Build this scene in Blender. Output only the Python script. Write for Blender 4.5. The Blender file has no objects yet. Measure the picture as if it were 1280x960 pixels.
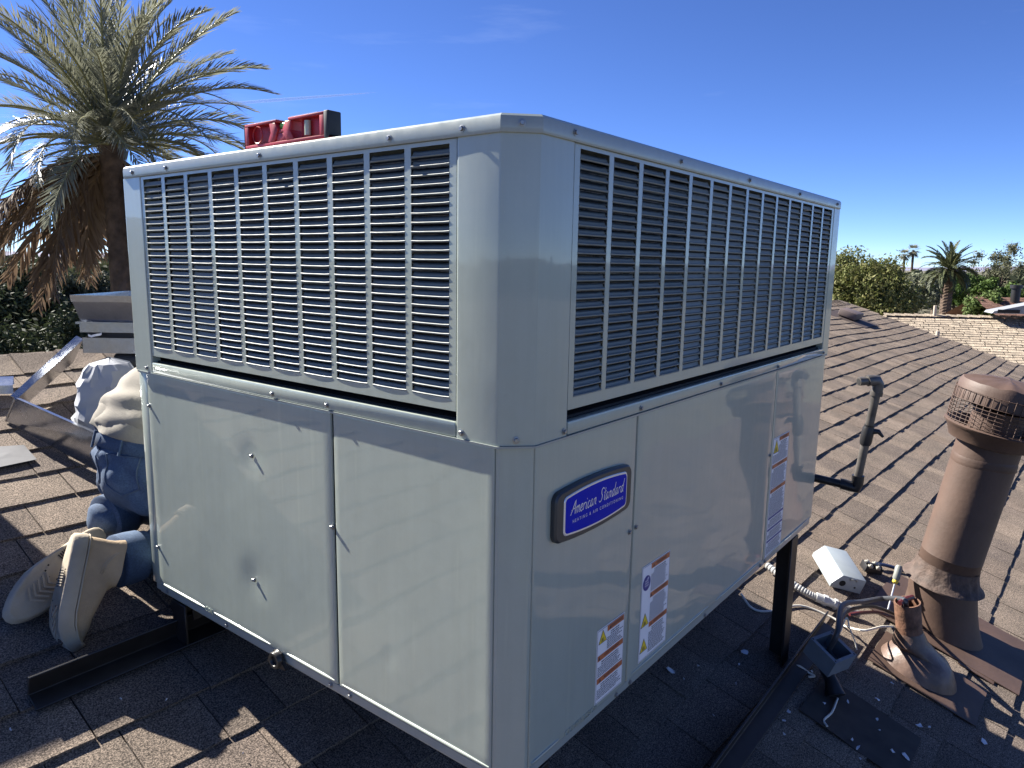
import bpy, bmesh, math, random
import numpy as np
from mathutils import Vector, Matrix, noise as mnoise

random.seed(7)
rnd = random.Random(11)
scene = bpy.context.scene
COL = scene.collection
rad = math.radians

# ------------------------------------------------------------------ camera
FPX, YAW, PITCH, ROLL = 908.29, 0.66106, -0.16473, 0.016335
CAM = Vector((-0.78677, -0.59852, 0.81143))
fw = Vector((math.cos(YAW)*math.cos(PITCH), math.sin(YAW)*math.cos(PITCH), math.sin(PITCH)))
r0 = Vector((math.sin(YAW), -math.cos(YAW), 0)); u0 = r0.cross(fw)
rt = r0*math.cos(ROLL) + u0*math.sin(ROLL); up = -r0*math.sin(ROLL) + u0*math.cos(ROLL)
cam = bpy.data.cameras.new("camera"); camo = bpy.data.objects.new("camera", cam); COL.objects.link(camo)
M = Matrix((rt, up, -fw)).transposed().to_4x4(); M.translation = CAM
camo.matrix_world = M
cam.sensor_width = 36.0; cam.lens = FPX/1280*36; cam.clip_start = 0.02; cam.clip_end = 20000
scene.camera = camo
scene.render.resolution_x, scene.render.resolution_y = 1024, 768

# ------------------------------------------------------------------ light
SUN = Vector((-0.145, 1.25, 1.0)).normalized()          # towards the sun
sun_el = math.asin(SUN.z); sun_az = math.atan2(SUN.x, SUN.y)
world = bpy.data.worlds.new("World"); scene.world = world; world.use_nodes = True
wn = world.node_tree.nodes; wl = world.node_tree.links; wn.clear()
wo = wn.new("ShaderNodeOutputWorld"); wb = wn.new("ShaderNodeBackground"); sky = wn.new("ShaderNodeTexSky")
sky.sky_type = 'NISHITA'; sky.sun_disc = False; sky.sun_elevation = sun_el; sky.sun_rotation = sun_az
sky.altitude = 5000; sky.air_density = 0.9; sky.dust_density = 0.0; sky.ozone_density = 5.0
wb.inputs[1].default_value = 0.05
# thin high cloud: faint streaks mixed into the sky everywhere alike
tc = wn.new("ShaderNodeTexCoord"); mp = wn.new("ShaderNodeMapping"); nz = wn.new("ShaderNodeTexNoise")
mp.inputs["Rotation"].default_value = (0.0, 0.12, 0.5); mp.inputs["Scale"].default_value = (1.2, 1.2, 9.0)
nz.inputs["Scale"].default_value = 1.6; nz.inputs["Detail"].default_value = 6; nz.inputs["Roughness"].default_value = 0.62
rp = wn.new("ShaderNodeValToRGB"); rp.color_ramp.elements[0].position = 0.55; rp.color_ramp.elements[1].position = 0.85
rp.color_ramp.elements[0].color = (0, 0, 0, 1); rp.color_ramp.elements[1].color = (0.10, 0.10, 0.10, 1)
mx = wn.new("ShaderNodeMixRGB"); mx.inputs[2].default_value = (9.0, 10.0, 11.0, 1)
wl.new(tc.outputs["Generated"], mp.inputs[0]); wl.new(mp.outputs[0], nz.inputs[0]); wl.new(nz.outputs[0], rp.inputs[0])
hs = wn.new("ShaderNodeHueSaturation"); hs.inputs["Saturation"].default_value = 1.1; hs.inputs["Hue"].default_value = 0.512; hs.inputs["Value"].default_value = 1.2
wl.new(sky.outputs[0], hs.inputs["Color"]); wl.new(rp.outputs[0], mx.inputs[0]); wl.new(hs.outputs[0], mx.inputs[1]); wl.new(mx.outputs[0], wb.inputs[0]); wl.new(wb.outputs[0], wo.inputs[0])
sl = bpy.data.lights.new("sun", 'SUN'); sl.energy = 5.0; sl.angle = rad(0.53); sl.color = (1.0, 0.95, 0.87)
so = bpy.data.objects.new("sun", sl); COL.objects.link(so); so.location = (0, 0, 20)
so.rotation_euler = SUN.to_track_quat('Z', 'Y').to_euler()
scene.view_settings.view_transform = 'Standard'; scene.view_settings.look = 'None'
scene.view_settings.exposure = 1.8; scene.view_settings.gamma = 1.0
scene.view_settings.use_curve_mapping = False

# ------------------------------------------------------------------ frames and rays
Z0, SL, TH, YC0, EXPO = -0.45, 0.3243, -0.0298, 0.462, 0.1388
W, L, H, ZM, ZC, CH = 1.559, 1.130, 1.010, 0.5525, 0.984, 0.0386
cth, sth = math.cos(TH), math.sin(TH)
RN = Vector((sth*SL, -cth*SL, 1.0)).normalized()
SAGX = [-50, 3.3, 4.5, 5.5, 6.5, 7.4, 8.0, 9.0, 10.0, 11.2, 60]
SAGZ = [0, 0, -.012, -.029, -.041, -.033, -.037, -.074, -.09, -.096, -.096]
def sag(x):
    # smoothed polyline
    s = 0
    for o, w in ((-.35, .2), (-.15, .3), (.15, .3), (.35, .2)): s += w*np.interp(x+o, SAGX, SAGZ)
    return float(s)
def RP(xp, yp, h=0.0):
    """point on the roof slope: xp along the courses, yp up the slope (plan metres), h above the deck"""
    return Vector((xp*cth - yp*sth, xp*sth + yp*cth, Z0 + SL*yp + sag(xp))) + RN*h
def toroof(x, y): return (x*cth + y*sth, -x*sth + y*cth)
def RW(x, y, h=0.0):
    xp, yp = toroof(x, y); return RP(xp, yp, h)
def ray(u, v): return fw + rt*((u-640)/FPX) + up*((480-v)/FPX)
def atx(u, v, x=0.0):
    d = ray(u, v); return CAM + d*((x-CAM.x)/d.x)
def aty(u, v, y=0.0):
    d = ray(u, v); return CAM + d*((y-CAM.y)/d.y)
def atd(u, v, dist):
    return CAM + ray(u, v)*dist
def onroof(u, v, h=0.0):
    d = ray(u, v); n = Vector((sth*SL, -cth*SL, 1.0))
    return CAM + d*((Z0 + h*1.05 - CAM.dot(n))/d.dot(n))
def project(P):
    d = P-CAM; D = d.dot(fw); return 640+FPX*d.dot(rt)/D, 480-FPX*d.dot(up)/D, D
RX = Vector((cth, sth, 0)); RY = Vector((-sth, cth, SL)).normalized()
ROOFM = Matrix((RX, RY, RN)).transposed()

# ------------------------------------------------------------------ mesh helpers
class MB:
    def __init__(s): s.v = []; s.f = []; s.m = []
    def add(s, vs, fs, mi=0):
        o = len(s.v); s.v += [tuple(v) for v in vs]; s.f += [tuple(i+o for i in f) for f in fs]; s.m += [mi]*len(fs); return s
    def box(s, a, b, mi=0, M=None):
        x0, y0, z0 = a; x1, y1, z1 = b
        vs = [(x0,y0,z0),(x1,y0,z0),(x1,y1,z0),(x0,y1,z0),(x0,y0,z1),(x1,y0,z1),(x1,y1,z1),(x0,y1,z1)]
        if M is not None: vs = [M @ Vector(v) for v in vs]
        return s.add(vs, [(0,3,2,1),(4,5,6,7),(0,1,5,4),(1,2,6,5),(2,3,7,6),(3,0,4,7)], mi)
    def tube(s, pts, r, n=8, mi=0, cap=True):
        pts = [Vector(p) for p in pts]; k = len(pts); R = r if isinstance(r, (list, tuple)) else [r]*k
        t0 = (pts[1]-pts[0]).normalized()
        ref = Vector((0,0,1)) if abs(t0.z) < .9 else Vector((1,0,0))
        nrm = t0.cross(ref).normalized(); vs = []
        for i, p in enumerate(pts):
            t = (pts[min(i+1,k-1)]-pts[max(i-1,0)]).normalized()
            nrm = (nrm - t*nrm.dot(t)).normalized(); b = t.cross(nrm)
            for j in range(n):
                a = 2*math.pi*j/n; vs.append(p + (nrm*math.cos(a)+b*math.sin(a))*R[i])
        fs = [(i*n+j, i*n+(j+1)%n, (i+1)*n+(j+1)%n, (i+1)*n+j) for i in range(k-1) for j in range(n)]
        if cap: fs += [tuple(range(n))[::-1], tuple((k-1)*n+j for j in range(n))]
        return s.add(vs, fs, mi)
    def lathe(s, prof, n=24, M=None, mi=0, cap=False):
        vs = []
        for r, z in prof:
            for j in range(n):
                a = 2*math.pi*j/n; v = Vector((r*math.cos(a), r*math.sin(a), z)); vs.append(M @ v if M is not None else v)
        k = len(prof)
        fs = [(i*n+j, i*n+(j+1)%n, (i+1)*n+(j+1)%n, (i+1)*n+j) for i in range(k-1) for j in range(n)]
        if cap: fs += [tuple(range(n))[::-1], tuple((k-1)*n+j for j in range(n))]
        return s.add(vs, fs, mi)
    def prism(s, poly, z0, z1, mi=0, M=None):
        n = len(poly); vs = [Vector((x,y,z0)) for x,y in poly] + [Vector((x,y,z1)) for x,y in poly]
        if M is not None: vs = [M @ v for v in vs]
        return s.add(vs, [tuple(range(n))[::-1], tuple(range(n,2*n))] + [(i,(i+1)%n,n+(i+1)%n,n+i) for i in range(n)], mi)
    def mesh(s, name, mats=None, smooth=False, bevel=None):
        me = bpy.data.meshes.new(name); me.from_pydata(s.v, [], s.f)
        if mats:
            for m in (mats if isinstance(mats, (list, tuple)) else [mats]): me.materials.append(m)
            if any(s.m): me.polygons.foreach_set("material_index", s.m)
        if smooth: me.polygons.foreach_set("use_smooth", [True]*len(me.polygons))
        me.update(); return me
def link(name, data, parent=None, loc=None):
    o = bpy.data.objects.new(name, data); COL.objects.link(o)
    if loc is not None: o.location = loc
    if parent is not None:
        o.parent = parent; o.matrix_parent_inverse = Matrix.Translation(-Vector(parent.location))
    return o
def build(name, mb, mat, parent=None, smooth=False, bevel=0, seg=2, autosm=None):
    me = mb.mesh(name, mat)
    if bevel:
        bm = bmesh.new(); bm.from_mesh(me)
        es = [e for e in bm.edges if len(e.link_faces) == 2 and e.calc_face_angle(0) > 0.5]
        bmesh.ops.bevel(bm, geom=es, offset=bevel, segments=seg, affect='EDGES', profile=0.5, clamp_overlap=True)
        bm.to_mesh(me); bm.free(); smooth = True
    if smooth:
        me.polygons.foreach_set("use_smooth", [True]*len(me.polygons))
        try: me.set_sharp_from_angle(angle=rad(autosm or 40))
        except Exception: pass
    return link(name, me, parent)
def thing(name, label, cat, loc=(0,0,0), group=None):
    o = link(name, None, None, loc); o['label'] = label; o['category'] = cat
    if group: o['group'] = group
    o.empty_display_size = 0.1
    return o
def tag(o, label, cat, group=None, kind=None):
    o['label'] = label; o['category'] = cat
    if group: o['group'] = group
    if kind: o['kind'] = kind
    return o
def struct(o, kind='structure', label=None):
    o['kind'] = kind
    if label: o['label'] = label
    return o

# ------------------------------------------------------------------ materials
def new_mat(name):
    m = bpy.data.materials.new(name); m.use_nodes = True
    nt = m.node_tree; b = nt.nodes["Principled BSDF"]; return m, nt, b
def noise_node(nt, scale, detail=3, rough=.55, coord="Object", dim='3D'):
    t = nt.nodes.new("ShaderNodeTexCoord"); n = nt.nodes.new("ShaderNodeTexNoise")
    n.inputs["Scale"].default_value = scale; n.inputs["Detail"].default_value = detail; n.inputs["Roughness"].default_value = rough
    nt.links.new(t.outputs[coord], n.inputs["Vector"]); return n
def ramp(nt, src, stops):
    r = nt.nodes.new("ShaderNodeValToRGB"); cr = r.color_ramp
    while len(cr.elements) < len(stops): cr.elements.new(0.5)
    for e, (p, c) in zip(cr.elements, stops): e.position = p; e.color = (*c, 1) if len(c) == 3 else c
    nt.links.new(src, r.inputs[0]); return r
def bump(nt, b, src, strength, dist, prev=None):
    n = nt.nodes.new("ShaderNodeBump"); n.inputs["Strength"].default_value = strength; n.inputs["Distance"].default_value = dist
    nt.links.new(src, n.inputs["Height"])
    if prev is not None: nt.links.new(prev.outputs[0], n.inputs["Normal"])
    nt.links.new(n.outputs[0], b.inputs["Normal"]); return n
def mixc(nt, f, a, b, mode='MIX'):
    m = nt.nodes.new("ShaderNodeMixRGB"); m.blend_type = mode
    for i, s in enumerate((f, a, b)):
        if hasattr(s, "is_linked") or hasattr(s, "links"): nt.links.new(s, m.inputs[i])
        elif i == 0: m.inputs[0].default_value = s
        else: m.inputs[i].default_value = (*s, 1)
    return m
def simple(name, col, rough=.5, metal=0., spec=.5, nscale=0, var=.15, bmp=0, bscale=80, coord="Object"):
    m, nt, b = new_mat(name)
    b.inputs["Roughness"].default_value = rough; b.inputs["Metallic"].default_value = metal
    b.inputs["Specular IOR Level"].default_value = spec
    if nscale:
        n = noise_node(nt, nscale, 4, coord=coord)
        r = ramp(nt, n.outputs[0], [(.3, tuple(c*(1-var) for c in col)), (.7, tuple(min(1, c*(1+var)) for c in col))])
        nt.links.new(r.outputs[0], b.inputs["Base Color"])
    else: b.inputs["Base Color"].default_value = (*col, 1)
    if bmp:
        n2 = noise_node(nt, bscale, 3, coord=coord); bump(nt, b, n2.outputs[0], bmp, .004)
    return m
def paint_mat(name, col, rough, coat, coatr, wav=.35):
    m, nt, b = new_mat(name)
    n = noise_node(nt, 3.0, 5, .6); n2 = noise_node(nt, 45, 4, .7)
    r = ramp(nt, n.outputs[0], [(.3, tuple(c*.95 for c in col)), (.7, tuple(c*1.04 for c in col))])
    r2 = ramp(nt, n2.outputs[0], [(.35, (.97,.97,.97)), (.6, (1,1,1)), (.8, (.93,.93,.92))])
    tcs = nt.nodes.new("ShaderNodeTexCoord"); mps = nt.nodes.new("ShaderNodeMapping"); mps.inputs["Scale"].default_value = (55, 55, 3.2); nt.links.new(tcs.outputs["Object"], mps.inputs[0])
    ns = nt.nodes.new("ShaderNodeTexNoise"); ns.inputs["Scale"].default_value = 1.0; ns.inputs["Detail"].default_value = 4; nt.links.new(mps.outputs[0], ns.inputs["Vector"])
    rs_ = ramp(nt, ns.outputs[0], [(.42, (1, 1, 1)), (.60, (.965, .965, .96)), (.74, (1.07, 1.06, 1.04))])
    nd = noise_node(nt, 420, 2, .6); rd = ramp(nt, nd.outputs[0], [(.70, (1, 1, 1)), (.76, (1.28, 1.26, 1.2))])
    m0 = mixc(nt, 1.0, r.outputs[0], rs_.outputs[0], 'MULTIPLY'); m1 = mixc(nt, 1.0, m0.outputs[0], rd.outputs[0], 'MULTIPLY')
    mm = mixc(nt, 1.0, m1.outputs[0], r2.outputs[0], 'MULTIPLY')
    nt.links.new(mm.outputs[0], b.inputs["Base Color"])
    rr = ramp(nt, n2.outputs[0], [(.3, (rough*.8,)*3), (.75, (rough*1.35,)*3)])
    nt.links.new(rr.outputs[0], b.inputs["Roughness"])
    b.inputs["Coat Weight"].default_value = coat; b.inputs["Coat Roughness"].default_value = coatr
    w = noise_node(nt, 2.6, 2, .5); w2 = noise_node(nt, 9.0, 2, .5)
    ad = nt.nodes.new("ShaderNodeMath"); ad.operation = 'MULTIPLY_ADD'; ad.inputs[1].default_value = .12
    nt.links.new(w2.outputs[0], ad.inputs[0]); nt.links.new(w.outputs[0], ad.inputs[2])
    bn = nt.nodes.new("ShaderNodeBump"); bn.inputs["Strength"].default_value = wav; bn.inputs["Distance"].default_value = .012
    nt.links.new(ad.outputs[0], bn.inputs["Height"]); nt.links.new(bn.outputs[0], b.inputs["Normal"]); nt.links.new(bn.outputs[0], b.inputs["Coat Normal"])
    return m
m_paint = paint_mat("cabinet_paint", (.352, .394, .338), .36, .8, .035, .25)
m_paint2 = paint_mat("cap_paint", (.30, .338, .315), .36, .5, .07, .2)
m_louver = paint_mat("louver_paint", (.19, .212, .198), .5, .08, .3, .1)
m_black = simple("black_steel", (.012, .011, .011), .45, nscale=30, var=.4)
m_void = simple("dark_interior", (.008, .008, .009), .8)
m_screw = simple("screw_zinc", (.30, .31, .31), .38, .75)
m_white = simple("white_label", (.78, .78, .80), .4, nscale=8, var=.04)
m_orange = simple("label_orange", (.47, .14, .05), .45)
m_ink = simple("label_ink", (.045, .045, .055), .6)
m_yellow = simple("label_yellow", (.82, .60, .02), .45)
m_blueink = simple("label_blue", (.02, .03, .22), .4)
m_badge = simple("badge_blue", (.001, .014, .40), .3, spec=.06, nscale=5, var=.1)
m_badge_rim = simple("badge_rim", (.035, .04, .045), .38)
m_chrome = simple("chrome", (.75, .76, .78), .25, .45)
m_letter = simple("silver_lettering", (.74, .76, .80), .3, .3)
m_red = simple("level_red", (.36, .016, .022), .42, nscale=40, var=.2)
m_rubber = simple("rubber_black", (.02, .021, .022), .6)
m_green = simple("vial_green", (.16, .50, .10), .12)
m_alu = simple("brushed_alu", (.72, .72, .73), .32, .9)

def galv_mat():
    m, nt, b = new_mat("galvanized_steel"); b.inputs["Metallic"].default_value = .92
    t = nt.nodes.new("ShaderNodeTexCoord"); v = nt.nodes.new("ShaderNodeTexVoronoi"); v.inputs["Scale"].default_value = 130
    nt.links.new(t.outputs["Object"], v.inputs["Vector"])
    n = noise_node(nt, 6, 5, .65)
    r = ramp(nt, v.outputs["Color"], [(.2, (.40, .42, .45)), (.8, (.46, .48, .52))])
    r2 = ramp(nt, n.outputs[0], [(.3, (.13,)*3), (.7, (.30,)*3)])
    nt.links.new(r.outputs[0], b.inputs["Base Color"]); nt.links.new(r2.outputs[0], b.inputs["Roughness"])
    bump(nt, b, n.outputs[0], .12, .004); return m
m_galv = galv_mat()
def coil_mat():
    m, nt, b = new_mat("coil_fins"); n = noise_node(nt, 26, 6, .75)
    t = nt.nodes.new("ShaderNodeTexCoord"); wv = nt.nodes.new("ShaderNodeTexWave"); wv.wave_type = 'BANDS'; wv.bands_direction = 'Z'; wv.inputs["Scale"].default_value = 55
    nt.links.new(t.outputs["Object"], wv.inputs["Vector"])
    mu = nt.nodes.new("ShaderNodeMath"); mu.operation = 'MULTIPLY'; nt.links.new(n.outputs[0], mu.inputs[0]); nt.links.new(wv.outputs[0], mu.inputs[1])
    r = ramp(nt, mu.outputs[0], [(.0, (.008, .008, .010)), (.34, (.022, .022, .024)), (.50, (.26, .24, .22))])
    nt.links.new(r.outputs[0], b.inputs["Base Color"]); b.inputs["Roughness"].default_value = .4; b.inputs["Metallic"].default_value = .5
    return m
m_coil = coil_mat()
def shingle_mat(name, cols, gran=1.0, gscale=300):
    m, nt, b = new_mat(name); b.inputs["Roughness"].default_value = .93; b.inputs["Specular IOR Level"].default_value = .15
    g = nt.nodes.new("ShaderNodeNewGeometry"); oi = nt.nodes.new("ShaderNodeObjectInfo")
    ad = nt.nodes.new("ShaderNodeMath"); ad.operation = 'ADD'; nt.links.new(g.outputs["Random Per Island"], ad.inputs[0]); nt.links.new(oi.outputs["Random"], ad.inputs[1])
    fr = nt.nodes.new("ShaderNodeMath"); fr.operation = 'FRACT'; nt.links.new(ad.outputs[0], fr.inputs[0])
    r = ramp(nt, fr.outputs[0], [(i/(len(cols)-1), c) for i, c in enumerate(cols)])
    gn = nt.nodes.new("ShaderNodeTexNoise"); gn.inputs["Scale"].default_value = gscale; gn.inputs["Detail"].default_value = 2; gn.inputs["Roughness"].default_value = .7
    nt.links.new(g.outputs["Position"], gn.inputs["Vector"])
    bl = nt.nodes.new("ShaderNodeTexNoise"); bl.inputs["Scale"].default_value = 5.5; bl.inputs["Detail"].default_value = 5
    nt.links.new(g.outputs["Position"], bl.inputs["Vector"])
    gr = ramp(nt, gn.outputs[0], [(.32, (.18,)*3), (.50, (.95,)*3), (.66, (2.2, 2.15, 2.05))])
    br = ramp(nt, bl.outputs[0], [(.3, (.80,)*3), (.7, (1.18, 1.16, 1.14))])
    a = mixc(nt, gran, r.outputs[0], gr.outputs[0], 'MULTIPLY'); c = mixc(nt, 1.0, a.outputs[0], br.outputs[0], 'MULTIPLY')
    nt.links.new(c.outputs[0], b.inputs["Base Color"])
    bump(nt, b, gn.outputs[0], .55, .0022); return m
m_shingle = shingle_mat("asphalt_shingle", [(.118, .098, .083), (.165, .134, .108), (.112, .092, .078), (.180, .145, .116), (.132, .108, .092), (.158, .124, .097)])
m_tan_shingle = shingle_mat("tan_shingle", [(.27, .228, .178), (.32, .272, .212), (.235, .196, .152), (.29, .248, .196)], .6, 30)
m_brown_roof = shingle_mat("brown_roof", [(.13, .075, .058), (.16, .095, .075), (.11, .065, .05)], .5, 30)
m_deck = simple("roof_felt", (.02, .018, .017), .95)
m_brown = simple("brown_painted_metal", (.078, .047, .034), .62, nscale=9, var=.16, bmp=.18, bscale=60)
m_sealant = simple("brown_sealant", (.072, .047, .036), .75, nscale=40, var=.35, bmp=.9, bscale=70)
m_stucco = simple("stucco", (.42, .36, .29), .9, nscale=3, var=.08, bmp=.3, bscale=60)
m_trim = simple("trim_paint", (.14, .09, .07), .7, nscale=8)
m_ground = simple("dry_ground", (.10, .092, .062), .95, nscale=.35, var=.35)

# ------------------------------------------------------------------ ground and house
mb = MB(); GZ = -4.1
mb.add([(-6000,-6000,GZ),(6000,-6000,GZ),(6000,6000,GZ),(-6000,6000,GZ)], [(0,1,2,3)])
struct(build("ground", mb, m_ground))
# far hills, real relief
hb = MB(); N = 60
for i in range(N+1):
    a = rad(-20 + 110*i/N)
    for r_, hh in ((5200, 0), (5600, 1), (6400, 0)):
        h = GZ - 5 + hh*(34 + 20*mnoise.noise(Vector((i*.35, 3.1, 0))) + 10*mnoise.noise(Vector((i*1.3, 9, 0))))
        hb.v.append((CAM.x+r_*math.cos(a), CAM.y+r_*math.sin(a), h))
for i in range(N):
    for j in range(2): hb.f.append((i*3+j, i*3+j+1, i*3+3+j+1, i*3+3+j)); hb.m.append(0)
struct(build("hills", hb, simple("hazy_hill", (.15, .15, .22), .95, nscale=.004, var=.2), smooth=True))  # distance haze put into the hill colour as a bluish tint

XW, XE, YE, YRG = -2.9, 11.08, -3.6, 2.66
roof = struct(link("roof", None)); roof['label'] = "brown shingle roof the unit stands on"
mb = MB(); n = 60
for i in range(n+1):
    x = XW + (XE-XW)*i/n
    for y in (YE, YRG): mb.v.append(RP(x, y, -.004))
    p = RP(x, YRG, -.004); mb.v.append(p + Vector((-sth, cth, -SL))*6.2)
for i in range(n):
    for j in range(2): mb.f.append((i*3+j, i*3+3+j, i*3+4+j, i*3+1+j)); mb.m.append(0)
build("roof_deck", mb, m_deck, roof, smooth=True)
# rake trim
mb = MB()
for a, b in ((-3.6, 2.66),):
    k = 24
    for i in range(k):
        y0 = a+(b-a)*i/k; y1 = a+(b-a)*(i+1)/k
        p = [RP(XE, y0, -.006), RP(XE+.03, y0, -.006), RP(XE+.03, y1, -.006), RP(XE, y1, -.006)]
        q = [v-Vector((0,0,.18)) for v in p]
        mb.add(p+q, [(0,1,2,3),(7,6,5,4),(1,0,4,5),(2,1,5,6),(3,2,6,7),(0,3,7,4)])
build("rake_trim", mb, m_trim, roof)
house = thing("house", "house walls below the brown shingle roof", "house")
mb = MB(); p = [RP(XW+.4, YE+.5), RP(XE-.4, YE+.5), RP(XE-.4, YRG+4.5), RP(XW+.4, YRG+4.5)]
zt = RP(0, YE+.5).z - .12
mb.prism([(v.x, v.y) for v in p], GZ, zt); build("wall", mb, m_stucco, house)

# shingles -----------------------------------------------------------
E_UP = .022
def tab_mesh(w, t, seed):
    """one shingle tab; local x along course, y up the slope from the butt, z off the deck"""
    q = random.Random(seed); n = max(3, int(w/.045)); T = []; B = []; U = []
    D = EXPO*1.0512 + E_UP
    for i in range(n+1):
        x = w*i/n; dy = q.uniform(-.0018, .0018)
        T.append((x, dy, t*q.uniform(.93, 1.08))); B.append((x, dy+.001, -.004)); U.append((x, D, .0006))
    vs = T+B+U; k = n+1; fs = []
    for i in range(n): fs += [(i, i+1, 2*k+i+1, 2*k+i), (k+i, k+i+1, i+1, i)]
    fs += [(k, 0, 2*k), (n, k+n, 2*k+n)]
    return vs, fs
tabs = []
k = -16
nc = 0
row = int((YC0-YE)/EXPO)
kk = -int((YRG-YC0)/EXPO)
r2 = random.Random(5)
variants = []
for w in (.105, .135, .165, .20, .24):
    for t in (.0075, .0090, .0115):
        for sd in range(2): variants.append((w, t, *tab_mesh(w, t, len(variants)+100)))
for c in range(kk, row+1):
    yb = YC0 - c*EXPO
    x = XW + r2.uniform(-.15, 0); prev = 0
    while x < XE:
        vi = r2.randrange(len(variants)); w = variants[vi][0]
        tabs.append([x, yb + r2.uniform(-.0025, .0025), vi]); x += w + r2.uniform(.002, .0045)
def hidden_by_unit(P):
    d = P-CAM; t0, t1 = 0, .999
    for a, (lo, hi) in enumerate(((0, W), (0, L), (0, H))):
        if abs(d[a]) < 1e-9: continue
        s0, s1 = sorted(((lo-CAM[a])/d[a], (hi-CAM[a])/d[a])); t0 = max(t0, s0); t1 = min(t1, s1)
    return t0 < t1
scored = []
for i, (x, y, vi) in enumerate(tabs):
    w = variants[vi][0]; P = RP(x+w/2, y+EXPO/2)
    area = 0; d = P-CAM
    if d.dot(fw) > .2:
        u, v, D = project(P)
        if -25 < u < 1305 and -10 < v < 985 and not hidden_by_unit(P):
            area = w*EXPO*abs(d.normalized().dot(RN))/D**2
    scored.append((area, i))
scored.sort(reverse=True)
single = {i for a, i in scored[:300] if a > 0}
vmesh = {}
rest = MB()
for i, (x, y, vi) in enumerate(tabs):
    w, t, vs, fs = variants[vi]
    if i in single:
        if vi not in vmesh:
            b_ = MB(); b_.add(vs, fs); vmesh[vi] = b_.mesh("shingle", m_shingle)
        o = link("shingle", vmesh[vi], roof); o.matrix_basis = Matrix.Translation(RP(x, y, 0)) @ ROOFM.to_4x4()
    else:
        s0, s1 = sag(x), sag(x+w)
        base = RP(x, y); ds = (s1-s0)/w
        rest.add([base + RX*v[0] + RY*v[1] + RN*v[2] + Vector((0,0,ds*v[0])) for v in vs], fs)
struct(build("shingles", rest, m_shingle, roof), 'stuff')
# ridge caps
cap = MB(); x = XW
while x < XE-.1:
    w = .16; q = r2.uniform(.012, .018)
    a = RP(x, YRG-.15, .012); b = RP(x, YRG, q+.012); c = b + (Vector((-sth, cth, -SL))*.15)
    a2 = RP(x+w+.03, YRG-.15, .006); b2 = RP(x+w+.03, YRG, .010); c2 = b2 + (Vector((-sth, cth, -SL))*.15)
    dn = Vector((0, 0, -.012))
    cap.add([a,b,c,a2,b2,c2,a+dn,b+dn,c+dn], [(0,3,4,1),(1,4,5,2),(6,0,1,7),(7,1,2,8)]); x += w
struct(build("ridge_shingles", cap, m_shingle, roof), 'stuff')
# back slope shingles: plain courses
bk = MB()
for c in range(40):
    y0 = YRG + .1 + c*EXPO
    for i in range(20):
        xa, xb = XW+(XE-XW)*i/20, XW+(XE-XW)*(i+1)/20
        def BP(x, y, h): return RP(x, YRG, 0) + Vector((-sth, cth, -SL))*(y-YRG) + Vector((0,0,h))
        bk.add([BP(xa,y0,.002), BP(xb,y0,.002), BP(xb,y0+EXPO,.010), BP(xa,y0+EXPO,.010), BP(xa,y0+EXPO,0), BP(xb,y0+EXPO,0)], [(0,1,2,3),(3,2,5,4)])
struct(build("back_slope_shingles", bk, m_shingle, roof), 'stuff')

# ------------------------------------------------------------------ the unit
unit = thing("rooftop_air_conditioner", "large grey packaged air conditioner with louvered upper panels, standing on black steel legs", "air conditioner")
IN = .006                                            # lower cabinet set back under the upper
def plan(o=0.0, ch=CH, w=W, l=L):
    """chamfered footprint, offset outwards by o"""
    k = .4142*o; c = ch; c2 = .014
    return [(-o, c-k), (c-k, -o), (w-c2+k, -o), (w+o, c2-k), (w+o, l-c2+k), (w-c2+k, l+o), (c2-k, l+o), (-o, l-c2+k)][::1]
def loop_solid(levels, cap0=True, cap1=True):
    m = MB(); n = 8
    for o, z in levels: m.v += [(x, y, z) for x, y in plan(o)]
    for i in range(len(levels)-1):
        for j in range(n): m.f.append((i*n+j, i*n+(j+1)%n, (i+1)*n+(j+1)%n, (i+1)*n+j)); m.m.append(0)
    if cap0: m.f.append(tuple(range(n))[::-1]); m.m.append(0)
    if cap1: m.f.append(tuple((len(levels)-1)*n+j for j in range(n))); m.m.append(0)
    return m
lv = [(.0035, ZC), (.0042, ZC+.002), (.0042, H-.010), (.0030, H-.0045), (-.001, H-.0012), (-.008, H)]
top = build("top_cap", loop_solid(lv), m_paint2, unit, smooth=True, autosm=28)
# fan opening guard on the top
gm = MB()
for r_ in (.12, .18, .24, .30, .36, .42):
    pts = [(W*.5+r_*math.cos(a), L*.5+r_*math.sin(a), H+.012) for a in np.linspace(0, 2*math.pi, 41)]
    gm.tube(pts, .003, 5)
for a in np.linspace(0, 2*math.pi, 9)[:-1]:
    gm.tube([(W*.5, L*.5, H+.016), (W*.5+.43*math.cos(a), L*.5+.43*math.sin(a), H+.004)], .003, 5)
build("fan_guard", gm, m_black, top, smooth=True)
# corner posts of the upper cabinet
def wall_strip(path, z0, z1, t=.0015):
    m = MB(); n = len(path)
    P = [Vector((x, y, 0)) for x, y in path]; Nn = []
    for i in range(n):
        d = (P[min(i+1, n-1)]-P[max(i-1, 0)]).normalized(); Nn.append(Vector((d.y, -d.x, 0)))
    vs = []
    for z in (z0, z1):
        vs += [(p.x, p.y, z) for p in P] + [(p.x-q.x*t, p.y-q.y*t, z) for p, q in zip(P, Nn)]
    fs = []
    for i in range(n-1):
        fs += [(i, i+1, 2*n+i+1, 2*n+i), (n+i+1, n+i, 3*n+i, 3*n+i+1), (2*n+i, 2*n+i+1, 3*n+i+1, 3*n+i), (i+1, i, n+i, n+i+1)]
    fs += [(0, 2*n, 3*n, n), (n-1, n+n-1, 3*n+n-1, 2*n+n-1)]
    return m.add(vs, fs)
PGL, PGR = .1185, .122                              # near post edges
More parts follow.
